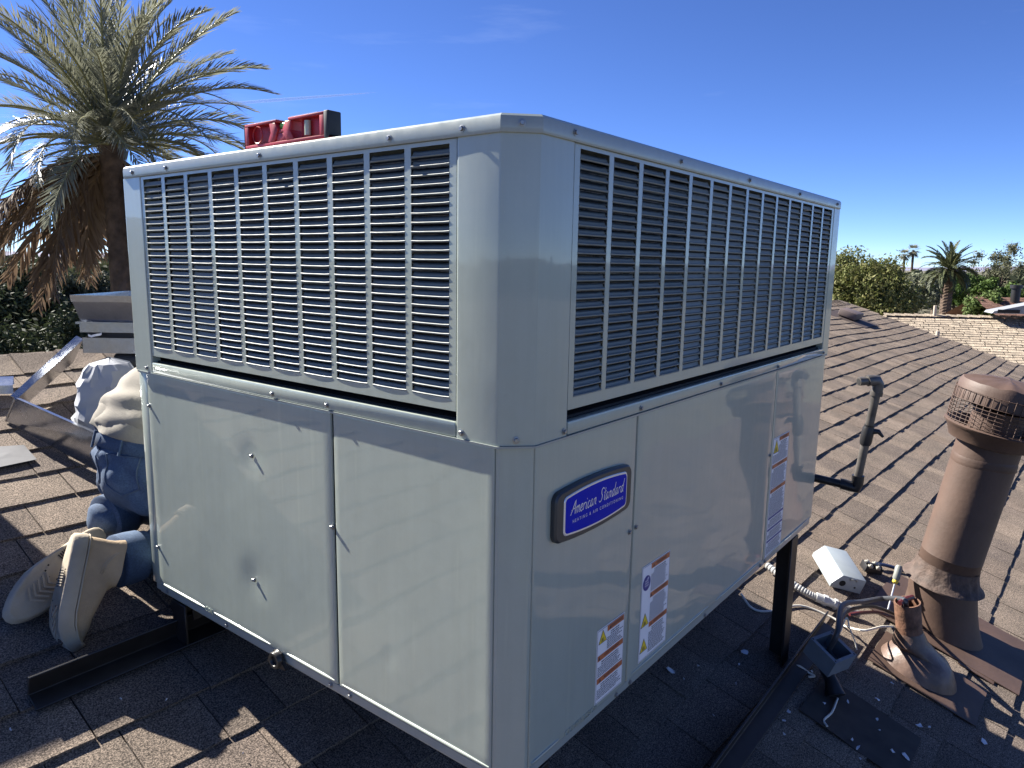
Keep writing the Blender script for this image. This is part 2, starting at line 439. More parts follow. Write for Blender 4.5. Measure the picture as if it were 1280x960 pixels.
NL0, NL1 = PGL+.0015, 1.049                          # left grille extents (y)
NR0, NR1 = PGR+.0015, 1.497                          # right grille extents (x)
def rounded(path, r=.004):
    out = [path[0]]
    for i in range(1, len(path)-1):
        a, b, c = (Vector((*path[j], 0)) for j in (i-1, i, i+1))
        d0 = (a-b).normalized()*r; d1 = (c-b).normalized()*r
        for t in (0, .5, 1): 
            p = (b+d0)*(1-t)**2 + b*2*t*(1-t) + (b+d1)*t*t; out.append((p.x, p.y))
    return out + [path[-1]]
build("corner_post", wall_strip(rounded([(0.02, PGL), (0, PGL), (0, CH), (CH, 0), (PGR, 0), (PGR, .02)], .003), ZM, ZC), m_paint, unit, smooth=True, autosm=18)
build("corner_post", wall_strip(rounded([(.02, NL1+.0015), (0, NL1+.0015), (0, L), (.08, L)][::-1], .003)[::1], ZM, ZC), m_paint, unit, smooth=True, autosm=18)
build("corner_post", wall_strip(rounded([(NR1+.0015, .02), (NR1+.0015, 0), (W, 0), (W, .08)], .003), ZM, ZC), m_paint, unit, smooth=True, autosm=18)
build("corner_post", wall_strip(rounded([(W, L-.08), (W, L), (W-.08, L)], .003), ZM, ZC), m_paint, unit, smooth=True, autosm=18)
# plain far sides of the upper cabinet
mb = MB(); mb.box((W-.004, .081, ZM), (W-.001, L-.081, ZC-.0005)); mb.box((.081, L-.004, ZM), (W-.081, L-.001, ZC-.0005))
build("rear_panel", mb, m_paint, unit)
# inner coil and floor
mb = MB(); mb.box((.055, .055, ZM+.03), (W-.05, L-.05, ZC-.012)); build("condenser_coil", mb, m_coil, unit)
mb = MB(); mb.prism([(.014, .06), (.06, .014), (W-.006, .014), (W-.006, L-.006), (.014, L-.006)], ZM-.0035, ZM+.026); build("divider_floor", mb, m_void, unit)

ZG0, ZG1, ZS0, ZS1, ROWS = .5915, ZC-.0005, .611, .9775, 27
PIT = (ZS1-ZS0)/ROWS
def louver_mesh(wd):
    """local x across the slot, y into the cabinet, z up from the slot's lower edge"""
    prof = [(.0004, -.0010), (-.0008, -.0004), (-.0008, .0005), (.0004, .0010), (.0030, .0016), (.0044, .0046), (.0062, .0084)]
    n = len(prof); m = MB(); nx = 6; vs = []
    for j in range(nx+1):
        x = wd*j/nx; e = max(0, 1-min(x, wd-x)/.006)
        for y, z in prof: vs.append((x, y - .0006*math.sin(math.pi*j/nx)*(1 if y < .002 else 0), z + .0016*e*(1 if y > .001 else .4)))
    for j in range(nx+1):
        x = wd*j/nx
        for y, z in prof: vs.append((x, y+.0004, z-.0009))
    o = (nx+1)*n; fs = []
    for j in range(nx):
        for i in range(n-1):
            fs += [(j*n+i, (j+1)*n+i, (j+1)*n+i+1, j*n+i+1), (o+j*n+i+1, o+(j+1)*n+i+1, o+(j+1)*n+i, o+j*n+i)]
        fs += [(j*n, o+j*n, o+(j+1)*n, (j+1)*n), (j*n+n-1, (j+1)*n+n-1, o+(j+1)*n+n-1, o+j*n+n-1)]
    m.add(vs, fs); return m
def grille(name, label, M, u0, u1, cols, slot0, pitch, sw):
    """M maps (u across, v into cabinet, z) to world"""
    root_m = MB(); t = .0012
    bars = [(u0, slot0)] + [(slot0+(i)*pitch+sw, slot0+(i+1)*pitch) for i in range(cols-1)] + [(slot0+(cols-1)*pitch+sw, u1)]
    for a, b in bars: root_m.box((a, 0, ZS0), (b, t, ZS1), M=M)
    root_m.box((u0, 0, ZG0), (u1, t, ZS0), M=M); root_m.box((u0, 0, ZS1), (u1, t, ZG1), M=M)
    # returned edges
    root_m.box((u0, t, ZG0), (u0+t, .018, ZG1), M=M); root_m.box((u1-t, t, ZG0), (u1, .018, ZG1), M=M); root_m.box((u0+t, t, ZG0), (u1-t, .018, ZG0+t), M=M)
    g = build(name, root_m, m_paint, unit); g['label'] = label
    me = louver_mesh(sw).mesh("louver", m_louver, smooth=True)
    return g, me, [(slot0+i*pitch, ZS0+r_*PIT) for i in range(cols) for r_ in range(ROWS)], M
OFF = .0015
ML = Matrix(((0,1,0,OFF),(-1,0,0,0),(0,0,1,0),(0,0,0,1)))      # u runs along -y on the left face
MR = Matrix(((1,0,0,0),(0,1,0,OFF),(0,0,1,0),(0,0,0,1)))
pl = .0918; swl = .0785
gl = grille("louver_panel", "left louver panel with ten columns of slots", ML, -NL1, -NL0, 10, -1.0385, pl, swl)
pr_ = (1.479-.138+.0135)/14
gr_ = grille("louver_panel", "right louver panel with fourteen columns of slots", MR, NR0, NR1, 14, .138, pr_, pr_-.0135)
cand = []
for gi, (g, me, slots, Mx) in enumerate((gl, gr_)):
    for u, z in slots:
        P = Mx @ Vector((u+.04, 0, z)); d = P-CAM; cand.append((abs(d.normalized()[0 if gi == 0 else 1])/d.length**2, gi, u, z))
cand.sort(reverse=True)
rest2 = [MB(), MB()]
for i, (a, gi, u, z) in enumerate(cand):
    g, me, slots, Mx = (gl, gr_)[gi]
    if i < 300:
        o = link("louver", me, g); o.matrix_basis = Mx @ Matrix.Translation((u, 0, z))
    else:
        q = louver_mesh(swl if gi == 0 else pr_-.0135); T = Mx @ Matrix.Translation((u, 0, z))
        rest2[gi].add([T @ Vector(v) for v in q.v], q.f)
for gi in (0, 1):
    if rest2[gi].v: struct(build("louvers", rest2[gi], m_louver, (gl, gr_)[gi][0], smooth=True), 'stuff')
# horizontal rails under the louver panels
mb = MB(); mb.box((-.0005, PGL+.001, ZM), (.014, NL1+.0005, ZM+.0235)); build("cabinet_rail", mb, m_paint, unit, bevel=.0025)
mb = MB(); mb.box((PGR+.001, -.0005, ZM), (NR1+.0005, .014, ZM+.0215)); build("cabinet_rail", mb, m_paint, unit, bevel=.0025)
# drip lip at the seam
mb = loop_solid([(.0022, ZM-.004), (.0026, ZM-.0005)]); build("seam_lip", mb, m_paint2, unit)

# lower cabinet ------------------------------------------------------
mb = MB()
core = [(IN+.004, CH+.01), (CH+.01, IN+.004), (W-.006, IN+.004), (W-.006, L-.006), (IN+.004, L-.006)]
mb.prism(core, .012, ZM-.005); build("cabinet_core", mb, m_void, unit)
build("corner_post", wall_strip(rounded([(IN, CH+.0065), (IN, CH), (CH, IN), (CH+.0065, IN)], .004), .026, ZM-.004), m_paint, unit, smooth=True, autosm=18)
def dented_panel(name, label, a, b, face, dents=(), z0=.027, z1=ZM-.005, parent=unit):
    """sheet panel on the left ('L', spans y) or right ('R', spans x) face, with a turned edge"""
    nu, nv = 34, 30; m = MB(); T = .004
    us = [a, a+.0012] + list(np.linspace(a+.004, b-.004, nu)) + [b-.0012, b]; zs = [z0, z0+.0012] + list(np.linspace(z0+.004, z1-.004, nv)) + [z1-.0012, z1]
    K = len(us)
    for z in zs:
        for u in us:
            d = 0
            e = min(u-a, b-u, z-z0, z1-z)
            if e < .0006: d = T
            elif e < .003: d = .0006
            for du, dz, dep, rr in dents: d += dep*math.exp(-((u-du)**2+(z-dz)**2)/rr**2)
            d += .0009*mnoise.noise(Vector((u*4.0, z*4.0, 3.3 if face == 'L' else 8.8))) * min(1, e/.03)
            m.v.append((IN-.002+d, u, z) if face == 'L' else (u, IN-.002+d, z))
    for j in range(len(zs)-1):
        for i in range(K-1):
            q = (j*K+i, j*K+i+1, (j+1)*K+i+1, (j+1)*K+i); m.f.append(q if face == 'R' else q[::-1]); m.m.append(0)
    o = build(name, m, m_paint, parent, smooth=True, autosm=35); o['label'] = label; return o
pA = dented_panel("access_panel", "left far lower panel with several screws in it", .4195, 1.0895, 'L', [(.669, .425, .0022, .03), (.680, .160, .0026, .035), (.60, .3, -.0010, .2)])
pB = dented_panel("access_panel", "left near lower panel with a small nick", CH+.0075, .4135, 'L', [(.274, .135, .0008, .012)])
pC = dented_panel("access_panel", "right near lower panel carrying the blue badge", CH+.0075, .3540, 'R')
pD = dented_panel("access_panel", "right middle lower panel, widest of three", .3590, 1.1050, 'R', [(.7, .3, -.0012, .2)])
pE = dented_panel("access_panel", "right far lower panel with the longest label", 1.1090, W-.006, 'R')
mb = MB(); mb.box((IN-.001, 1.0915, .026), (.03, L-.003, ZM-.005)); build("edge_strip", mb, m_paint, unit, bevel=.0015)
mb = MB(); mb.box((W-.010, .03, .026), (W-.0055, L-.003, ZM-.006)); mb.box((.032, L-.010, .026), (W-.012, L-.0055, ZM-.006)); build("rear_panel", mb, m_paint, unit)
# base pan with a step
bp = MB(); nn = 8
for o, z in ((-IN-.004, .026), (-IN-.001, .0245), (-IN-.001, .0105), (-IN-.007, .0085), (-IN-.009, 0), (-IN-.03, 0)): bp.v += [(x, y, z) for x, y in plan(o)]
for i in range(5):
    for j in range(nn): bp.f.append((i*nn+j, (i+1)*nn+j, (i+1)*nn+(j+1)%nn, i*nn+(j+1)%nn)); bp.m.append(0)
bp.f.append(tuple(5*nn+j for j in range(nn))); bp.m.append(0)
build("base_pan", bp, m_paint2, unit, smooth=True, autosm=30)
# rolled beads along the panel bottoms
def bead(face, a, b, z=.0335, r=.0028, par=None):
    m = MB(); c = IN-.0022
    pts = [((c, u, z) if face == 'L' else (u, c, z)) for u in np.linspace(a, b, 7)]
    m.tube(pts, [r*.35]+[r]*5+[r*.35], 8); return build("bead", m, m_paint, par, smooth=True)
bead('L', 1.083, .885, par=pA); bead('L', .845, .632, par=pA); bead('L', .575, .427, par=pA); bead('L', .405, .050, par=pB)
bead('R', .052, .130, par=pC); bead('R', .375, .74, z=.036, par=pD); bead('R', .78, 1.09, par=pD); bead('R', 1.13, 1.53, par=pE)
# text helper (flat print or embossing)
FONT = bpy.data.curves
def text_mesh(txt, size, ext=.0002, shear=0, spacing=1.0):
    c = bpy.data.curves.new("t", 'FONT'); c.body = txt; c.size = size; c.extrude = ext; c.shear = shear; c.align_x = 'CENTER'; c.align_y = 'CENTER'; c.space_character = spacing; c.resolution_u = 3
    o = bpy.data.objects.new("t", c); me = bpy.data.meshes.new_from_object(o); bpy.data.objects.remove(o); bpy.data.curves.remove(c); return me
def face_matrix(face, u, z, out=.0):
    c = IN-.0022-out
    if face == 'L': return Matrix(((0,0,-1,c),(-1,0,0,u),(0,1,0,z),(0,0,0,1)))
    return Matrix(((1,0,0,u),(0,0,-1,c),(0,1,0,z),(0,0,0,1)))
def put_text(name, txt, size, face, u, z, mat, par, out=.0003, shear=0, spacing=1.0, sx=1.0, ext=.0002):
    me = text_mesh(txt, size, ext, shear, spacing); me.materials.append(mat)
    o = link(name, me, par); o.matrix_basis = face_matrix(face, u, z, out) @ Matrix.Diagonal((sx, 1, 1, 1)); return o
put_text("embossed_lettering", "COMPRESSOR", .0150, 'R', .198, .0325, m_paint, pC, .0006, spacing=1.15, ext=.0008)
put_text("embossed_lettering", "COIL", .0140, 'L', .865, .0325, m_paint, pA, .0006, spacing=1.1, ext=.0008)
# screws ---------------------------------------------------------------
def screw_mesh(hl=.0052, sh=.0):
    m = MB(); 
    m.lathe([(.0, 0), (.0052, 0), (.0054, .0009), (.0034, .0012)], 12)
    m.lathe([(.0036, .001), (.0036, .001+hl*.8), (.0030, .001+hl), (0, .001+hl)], 6)
    return m.mesh("screw", m_screw)
scr = screw_mesh(.0032); scr_long = screw_mesh(.0042)
def screw(face, u, z, out=0.0, me=None, par=unit):
    o = link("screw", me or scr, par)
    if face == 'L': o.matrix_basis = Matrix(((0,0,-1,-out),(-1,0,0,u),(0,1,0,z),(0,0,0,1)))
    elif face == 'R': o.matrix_basis = Matrix(((1,0,0,u),(0,0,-1,-out),(0,1,0,z),(0,0,0,1)))
    else:
        q = .70711; c = CH/2; o.matrix_basis = Matrix(((-q*-1,0,-q,c-q*out),(-q,0,-q,c-q*out),(0,1,0,z),(0,0,0,1)))
    return o
for y in (.105, .252, .591, .926, 1.074): screw('L', y, .994, .0042)
for x in (.114, .461, .80, 1.152, 1.506): screw('R', x, .996, .0042)
screw('C', 0, .996, .0042); screw('C', 0, .5610, .0005)
for y in (1.074, .107): screw('L', y, .5615, .0002)
for y in (.584, .422): screw('L', y, .5615, .0008)
for x in (.113, 1.507): screw('R', x, .5605, .0002)
for x in (.357, .72, 1.094): screw('R', x, .5605, .0008)
for y, z in ((1.083, .471), (.669, .425), (.421, .337), (.680, .160), (1.086, .125)): screw('L', y, z, -IN+.0018, scr_long, pA)
for y in (1.060, .800, .442, .386): screw('L', y, .0175, -IN-.001)
for x in (.377, .324, .73, 1.095, 1.13): screw('R', x, .0175, -IN-.001)
for x, z in ((.343, .332), (.3665, .335), (1.097, .324)): screw('R', x, z, -IN+.0018)
# small holes in the lower flange of the louver panels
for u, z in ((.84, .601), (.40, .601), (.245, .601)):
    mb = MB(); mb.lathe([(.0, .0), (.0022, 0), (.0022, -.002)], 8, M=face_matrix('L', u, z, -.0053)); build("screw_hole", mb, m_void, gl[0])
# drain fitting on the left bottom edge
mb = MB(); Mx = face_matrix('L', .603, .0135, .0)
mb.lathe([(.0095, .002), (.0095, .012), (.0115, .0145), (.0165, .0145), (.0175, .012), (.0175, .004), (.019, .002)], 20, M=Mx)
mb.lathe([(.0095, .006), (.0, .006)], 20, M=Mx, mi=0)
for sgn in (-1, 1): mb.prism([(0, .015), (sgn*.030, -.010), (sgn*.030, -.013), (0, -.016)][::-sgn], .001, .008, M=Mx)
mb.prism([(-.012, .016), (.012, .016), (.03, -.012), (-.03, -.012)][::-1], .0005, .005, M=Mx)
build("drain_fitting", mb, simple("drain_metal", (.05, .048, .046), .35, .5), unit, smooth=True)

# badge ------------------------------------------------------------------
BU, BZ, BW, BH = .2070, .4260, .118, .0435
def superpoly(w, h, bulge, r, n=6):
    """rounded plate with bowed top and bottom"""
    pts = []
    for cx_, cy_, a0 in ((w-r, h-r, 0), (-w+r, h-r, 90), (-w+r, -h+r, 180), (w-r, -h+r, 270)):
        for i in range(n+1):
            a = rad(a0+90*i/n); pts.append([cx_+r*math.cos(a), cy_+r*math.sin(a)])
        if a0 in (0, 180):
            sg = 1 if a0 == 0 else -1
            for t in np.linspace(.12, .88, 9): pts.append([sg*(w-r)*(1-2*t), sg*h])
    for p in pts: p[1] += math.copysign(bulge*(1-(p[0]/w)**2), p[1])
    return pts
def plate(name, poly, z0, z1, mat, par, bev=.0):
    mb = MB(); n = len(poly); b = bev
    cx_ = lambda p, s: (p[0]*s[0], p[1]*s[1])
    w = max(abs(p[0]) for p in poly); h = max(abs(p[1]) for p in poly); s1 = ((w-b)/w, (h-b)/h)
    lv = [(poly, z0), (poly, z1-b), ([cx_(p, s1) for p in poly], z1)]
    for q, z in lv: mb.v += [FM @ Vector((x, y, z)) for x, y in q]
    for i in range(2): 
        for j in range(n): mb.f.append((i*n+j, i*n+(j+1)%n, (i+1)*n+(j+1)%n, (i+1)*n+j)); mb.m.append(0)
    mb.f.append(tuple(2*n+j for j in range(n))); mb.m.append(0)
    return build(name, mb, mat, par, smooth=True, autosm=30)
FM = face_matrix('R', BU, BZ, 0)
badge = plate("name_badge", superpoly(BW, BH-.004, .007, .014), 0, .010, m_badge_rim, unit, .003); badge['label'] = "blue oval-edged name badge with silver script"
plate("badge_border", superpoly(BW-.020, BH-.0125, .0065, .008), .0099, .0118, m_chrome, badge, .001)
plate("badge_face", superpoly(BW-.0235, BH-.0158, .006, .006), .0115, .0124, m_badge, badge, .0003)
GL = {'A': (.62, [[(0,0),(.14,.3),(.32,.72),(.46,1.0)], [(.46,1.0),(.49,.6),(.55,0)], [(.05,.34),(.3,.42),(.66,.40)]]),
 'm': (.50, [[(0,.5),(.0,0)], [(.0,.3),(.1,.48),(.18,.46),(.19,0)], [(.19,.3),(.3,.49),(.38,.45),(.39,.08),(.47,0)]]),
 'e': (.34, [[(.02,.22),(.24,.30),(.25,.46),(.12,.5),(.01,.25),(.08,.01),(.22,.02),(.34,.12)]]),
 'r': (.28, [[(0,.5),(.01,0)], [(.01,.3),(.1,.47),(.26,.47)]]),
 'i': (.16, [[(.02,.48),(.02,.06),(.12,0)], [(.03,.68),(.06,.74)]]),
 'c': (.32, [[(.26,.42),(.14,.5),(.01,.26),(.08,.01),(.2,.01),(.32,.12)]]),
 'a': (.42, [[(.28,.44),(.14,.5),(.01,.22),(.08,0),(.2,.08),(.29,.48)], [(.29,.48),(.28,.1),(.40,0)]]),
 'n': (.38, [[(0,.5),(.0,0)], [(0,.3),(.12,.49),(.22,.44),(.23,.08),(.34,0)]]),
 'S': (.58, [[(.56,.86),(.42,1.0),(.22,.88),(.24,.62),(.38,.42),(.34,.12),(.14,0),(-.02,.12)]]),
 't': (.26, [[(.12,.95),(.09,.3),(.12,.04),(.24,.02)], [(-.06,.60),(.28,.66)]]),
 'd': (.44, [[(.28,.44),(.14,.5),(.01,.22),(.08,0),(.2,.06),(.29,.40)], [(.36,1.02),(.30,.3),(.32,.04),(.42,0)]]), ' ': (.24, [])}
def smooth_pts(p, n=6):
    if len(p) < 3: return p
    out = []; P = [p[0]]+list(p)+[p[-1]]
    for i in range(1, len(P)-2):
        for j in range(n):
            t = j/n; a, b, c, d = (Vector((*P[i+k_], 0)) for k_ in (-1, 0, 1, 2))
            q = .5*((2*b)+(c-a)*t+(2*a-5*b+4*c-d)*t*t+(3*b-a-3*c+d)*t**3); out.append((q.x, q.y))
    return out+[p[-1]]
def ribbon(mb, pts, wd, M, z):
    P = [Vector((*q, 0)) for q in pts]; n = len(P); vs = []
    for i in range(n):
        d = (P[min(i+1,n-1)]-P[max(i-1,0)]).normalized(); nv = Vector((-d.y, d.x, 0)); w = wd*(.7+.3*math.sin(math.pi*i/(n-1)))
        vs += [M @ (P[i]+nv*w+Vector((0,0,z))), M @ (P[i]-nv*w+Vector((0,0,z)))]
    mb.add(vs, [(2*i, 2*i+1, 2*i+3, 2*i+2) for i in range(n-1)])
def script_text(txt, size, M, z, wd):
    mb = MB(); tot = sum(GL[c][0]+.06 for c in txt); x = -tot/2
    for c in txt:
        w, st = GL[c]
        for s_ in st: ribbon(mb, [((x+px+.22*(py-.5))*size*1.0, (py-.4)*size) for px, py in smooth_pts(s_)], wd, M, z)
        x += w+.06
    return mb
build("script_lettering", script_text("American Standard", .0222, FM @ Matrix.Translation((.004, .008, 0)), .0126, .00095), m_letter, badge)
me = text_mesh("HEATING & AIR CONDITIONING", .0078, .00005, 0, 1.55); me.materials.append(m_letter)
o = link("small_lettering", me, badge); o.matrix_basis = FM @ Matrix.Translation((.004, -.0125, .01265)) @ Matrix.Diagonal((.94, 1, 1, 1))

# warning labels -----------------------------------------------------------
def warning_label(label, u0, u1, z0, z1, bands, strip=0, tri=(), blue=(), dot=None):
    """bands: list of (z fraction from top, text); strip: width of a pictogram column"""
    wd, ht = u1-u0, z1-z0
    FMx = face_matrix('R', (u0+u1)/2, (z0+z1)/2, .0)
    def rect(m, x0, y0, x1, y1, z, mi=0): m.add([FMx @ Vector(v) for v in ((x0,y0,z),(x1,y0,z),(x1,y1,z),(x0,y1,z))], [(0,1,2,3)], mi)
    m = MB(); m.box((-wd/2, -ht/2, .0), (wd/2, ht/2, .0006), M=FMx)
    lab = build("warning_label", m, m_white, unit); lab['label'] = label
    bo = MB(); e = .0012
    for a in ((-wd/2+e, ht/2-2*e, wd/2-e, ht/2-1.4*e), (-wd/2+e, -ht/2+1.4*e, wd/2-e, -ht/2+2*e), (-wd/2+e, -ht/2+2*e, -wd/2+1.6*e, ht/2-2*e), (wd/2-1.6*e, -ht/2+2*e, wd/2-e, ht/2-2*e)): rect(bo, *a, .0009)
    build("label_border", bo, m_ink, lab)
    x0 = -wd/2 + (strip or .004); x1 = wd/2-.003
    ink = MB(); q = random.Random(len(label)); ys = []
    bh = .0105
    marks = [(f, t, m_orange) for f, t in bands] + [(f, "", m_blueink) for f in blue]; marks.sort(key=lambda a: a[0])
    for i, (f, t, mt) in enumerate(marks):
        yt = ht/2 - .003 - f*(ht-.006); bx0 = x0 if not (i == 0 and tri and not strip) else -wd/2+wd*.36
        bm_ = MB(); h_ = bh if mt is m_orange else bh*.55; rect(bm_, bx0, yt-h_, x1, yt, .0010); bd = build("label_band", bm_, mt, lab)
        if t:
            me = text_mesh(t, .0088 if len(t) < 9 else .0075, .00003); me.materials.append(m_ink)
            o = link("band_lettering", me, lab); o.matrix_basis = FMx @ Matrix.Translation(((bx0+x1)/2+.004, yt-h_/2, .00125))
            # alert triangle in the band
            ta = MB(); tx = bx0+.010 if len(t) < 12 else bx0+.005; ta.add([FMx @ Vector(v) for v in ((tx-.0035, yt-h_+.0018, .0012), (tx+.0035, yt-h_+.0018, .0012), (tx, yt-.0018, .0012))], [(0,1,2)]); build("alert_mark", ta, m_ink, lab)
        yn = (ht/2 - .003 - marks[i+1][0]*(ht-.006)) if i+1 < len(marks) else -ht/2+.004
        y = yt-h_-.0035; first = 0
        while y > yn+.003:
            xs = bx0 if (i == 0 and tri and not strip and y > ht/2-.048) else x0+.001
            x = xs + (.012 if first < 2 else 0); xe = x1-.002 - (.014 if first < 2 else q.uniform(0, .02)); hh = .0020 if first < 2 else .0015
            while x < xe:
                l = q.uniform(.003, .010); rect(ink, x, y-hh, min(x+l, xe), y, .0009); x += l+.0013
            y -= .0042 if first < 2 else .0033; first += 1
    build("label_print", ink, m_ink, lab)
    for tx, ty, ts in tri:
        a = MB(); b = MB()
        px, py = -wd/2+tx, ht/2-ty
        T = lambda s_, z: [FMx @ Vector((px+s_*math.cos(g), py+s_*math.sin(g), z)) for g in (rad(90), rad(210), rad(330))]
        a.add(T(ts, .0009), [(0,1,2)]); build("triangle_border", a, m_ink, lab)
        b.add(T(ts*.84, .0011), [(0,1,2)]); build("warning_triangle", b, m_yellow, lab)
        c = MB(); g = ts*.1
        for k_ in range(3):
            xx = (k_-1)*.22*ts
            c.add([FMx @ Vector((px+v[0]*ts, py+v[1]*ts-.0006, .0013)) for v in ((xx/ts-.09, -.30), (xx/ts+.05, -.34), (xx/ts+.12-.1*k_, .18-.1*abs(k_-1)), (xx/ts-.02, .12))], [(0,1,2,3)])
        build("warning_pictogram", c, m_ink, lab)
    if dot:
        d = MB(); px, py, r_ = -wd/2+dot[0], ht/2-dot[1], dot[2]
        d.add([FMx @ Vector((px+r_*math.cos(a), py+r_*math.sin(a), .0009)) for a in np.linspace(0, 2*math.pi, 25)[:-1]], [tuple(range(24))]); dd = build("blue_dot", d, m_blueink, lab)
        g = MB()
        for k_ in range(3): rect(g, px-r_*.5, py-.006+k_*.005, px+r_*.55-.003*(k_ == 2), py-.0045+k_*.005, .0011)
        g.add([FMx @ Vector((px+r_*a, py+r_*b, .0011)) for a, b in ((.05, .55), (.5, .72), (.45, .5), (.1, .42))], [(0,1,2,3)])
        build("dot_print", g, m_white, lab)
    return lab
warning_label("white warning label, shortest of three, on the near panel", .2415, .3375, .0375, .1790, [(0, "WARNING"), (.345, "AVERTISSEMENT"), (.665, "ADVERTENCIA")], tri=((.019, .020, .0165),))
warning_label("white warning label with a blue dot and pictogram strip", .4010, .5190, .0460, .2430, [(0, "WARNING"), (.315, "AVERTISSEMENT"), (.640, "ADVERTENCIA")], strip=.037, tri=((.019, .117, .0185), (.019, .170, .0185)), dot=(.020, .037, .0155))
warning_label("tall white warning label on the far panel with blue lines", 1.1180, 1.2480, .0300, .3640, [(0, "WARNING"), (.215, "AVERTISSEMENT"), (.425, "ADVERTENCIA")], tri=((.026, .030, .025),), blue=(.665, .765, .865))

# ------------------------------------------------------------------ stand
stand = thing("steel_stand", "black angle-iron stand with legs and roof rails under the air conditioner", "stand")
def angle(name, P, D, A, B, ln, w, t=.006):
    """angle iron from P along D; flanges along A and B"""
    D, A, B = (Vector(v).normalized() for v in (D, A, B)); m = MB()
    Mx = Matrix((A, B, D)).transposed().to_4x4(); Mx.translation = P
    poly = [(0,0),(w,0),(w,t),(t,t),(t,w),(0,w)]
    if A.cross(B).dot(D) < 0: poly = poly[::-1]
    m.prism(poly, 0, ln, M=Mx); return build(name, m, m_black, stand, bevel=.0012, seg=1)
LX0, LX1, LY0, LY1 = .055, 1.455, .012, 1.050
for lx, ly, ax, ay in ((LX0, LY0, 1, 1), (LX1, LY0, -1, 1), (LX0-.045, LY1, 1, -1), (LX1, LY1, -1, -1)):
    b = RW(lx, ly, .010); angle("leg", Vector((lx, ly, b.z)), (0,0,1), (ax,0,0), (0,ay,0), -.002-b.z, .06)
for y, xa, xb in ((LY0-.010, -.33, 1.78), (LY1+.004, -.305, 1.70)):
    p = RW(xa, y, .013); q = RW(xb, y, .013)
    angle("base_rail", p, q-p, RN, -RY, (q-p).length, .052)
for y in (.10, LY1-.06):
    angle("top_rail", Vector((.03, y, -.002)), (1,0,0), (0,0,-1), (0, 1 if y < .5 else 1, 0), W-.06, .042)
for x in (.16, W-.16):
    angle("cross_rail", Vector((x, .07, -.0035)), (0,1,0), (0,0,-1), (1,0,0), L-.13, .04)

# ------------------------------------------------------------------ spirit level
lev = thing("spirit_level", "red torpedo level with green vial lying on top of the air conditioner", "spirit level", (.045, .51, H))
lb = MB(); y0, y1 = .650, .408; yl = y0-y1
def LP(a, z): return (a, z)
LM_ = Matrix(((0,0,1,.006),(-1,0,0,y0),(0,1,0,H+.0006),(0,0,0,1)))       # a along -y, z up, depth +x
def lbox(m, a0, a1, z0, z1, d0, d1): m.box((a0, z0, d0), (a1, z1, d1), M=LM_)
HH = .043
f = MB()
lbox(f, 0, yl, 0, .006, 0, .026); lbox(f, .0, .098, HH-.005, HH, 0, .026); lbox(f, .132, yl-.012, HH-.005, HH, 0, .026)
lbox(f, 0, .012, .006, HH-.005, 0, .026); lbox(f, yl-.024, yl-.012, .006, HH-.005, 0, .026)
for a in (.082, .135): 
    s_ = 1 if a < .1 else -1
    f.prism([(a-.012*s_, .006), (a+.010*s_, .006), (a+.020*s_, .026), (a+.012*s_, HH-.005), (a-.006*s_, HH-.005), (a-.002*s_, .022)][::s_], 0, .026, M=LM_)
lbox(f, .09, .14, .006, .020, .002, .024)
lbox(f, .096, .134, .020, .026, .002, .024)
lbox(f, .012, .070, .006, HH-.005, .011, .014); lbox(f, .155, yl-.024, .006, HH-.005, .011, .014)
build("body", f, m_red, lev, bevel=.0012)
f = MB(); lbox(f, yl-.012, yl, -.0, HH+.001, -.001, .027); build("end_cap", f, m_rubber, lev, bevel=.002)
f = MB(); lbox(f, -.003, 0, 0, HH-.004, 0, .026); build("end_cap", f, m_rubber, lev, bevel=.001)
f = MB(); lbox(f, .008, .096, HH, HH+.0015, .001, .025); lbox(f, .136, yl-.03, HH, HH+.0015, .001, .025); build("top_edge", f, m_alu, lev)
f = MB(); f.tube([LM_ @ Vector((a, HH-.010, .013)) for a in (.100, .115, .130)], .007, 12); build("vial", f, m_green, lev, smooth=True)
f = MB(); f.tube([LM_ @ Vector((.178, z, .007)) for z in (.010, .022, .034)], .0055, 12); build("vial", f, simple("vial_pale", (.45, .5, .38), .15), lev, smooth=True)
f = MB(); f.lathe([(.013, -.001), (.0145, -.002), (.0155, 0), (.0145, .001)], 20, M=LM_ @ Matrix.Translation((.042, .021, .0))); build("vial_ring", f, m_red, lev, smooth=True)

# ------------------------------------------------------------------ flue
def axis_frame(base, top):
    z = (top-base).normalized(); x = Vector((1,0,0)); x = (x-z*x.dot(z)).normalized(); y = z.cross(x)
    Mx = Matrix((x, y, z)).transposed().to_4x4(); Mx.translation = base; return Mx, (top-base).length
FT = atx(1236, 556, 2.255); FB = atx(1188, 698, 2.255); FB = FB + (FB-FT).normalized()*.168
FX, FL = axis_frame(FB, FT)
flue = thing("flue_vent", "tall brown painted metal flue pipe with a capped wire-screen top", "flue pipe", FB)
R_ = .102
mb = MB(); mb.lathe([(R_, -.04), (R_, FL*.30), (R_+.0008, FL*.302), (R_, FL*.306), (R_, FL+.05)], 40, M=FX); build("pipe", mb, m_brown, flue, smooth=True)
# crumpled seam band near the top
mb = MB(); n = 48
for i in range(6):
    z = FL-.075+i*.007
    for j in range(n):
        a = 2*math.pi*j/n; rr = R_ + .001 + (.0050*abs(mnoise.noise(Vector((math.cos(a)*22, math.sin(a)*22, i*1.6))))*(math.sin(a-3.6) > .1) if 0 < i < 5 else -.0015); mb.v.append(FX @ Vector((rr*math.cos(a), rr*math.sin(a), z + .006*math.sin(a*2))))
for i in range(5):
    for j in range(n): mb.f.append((i*n+j, i*n+(j+1)%n, (i+1)*n+(j+1)%n, (i+1)*n+j)); mb.m.append(0)
build("seam_tape", mb, m_brown, flue, smooth=True)
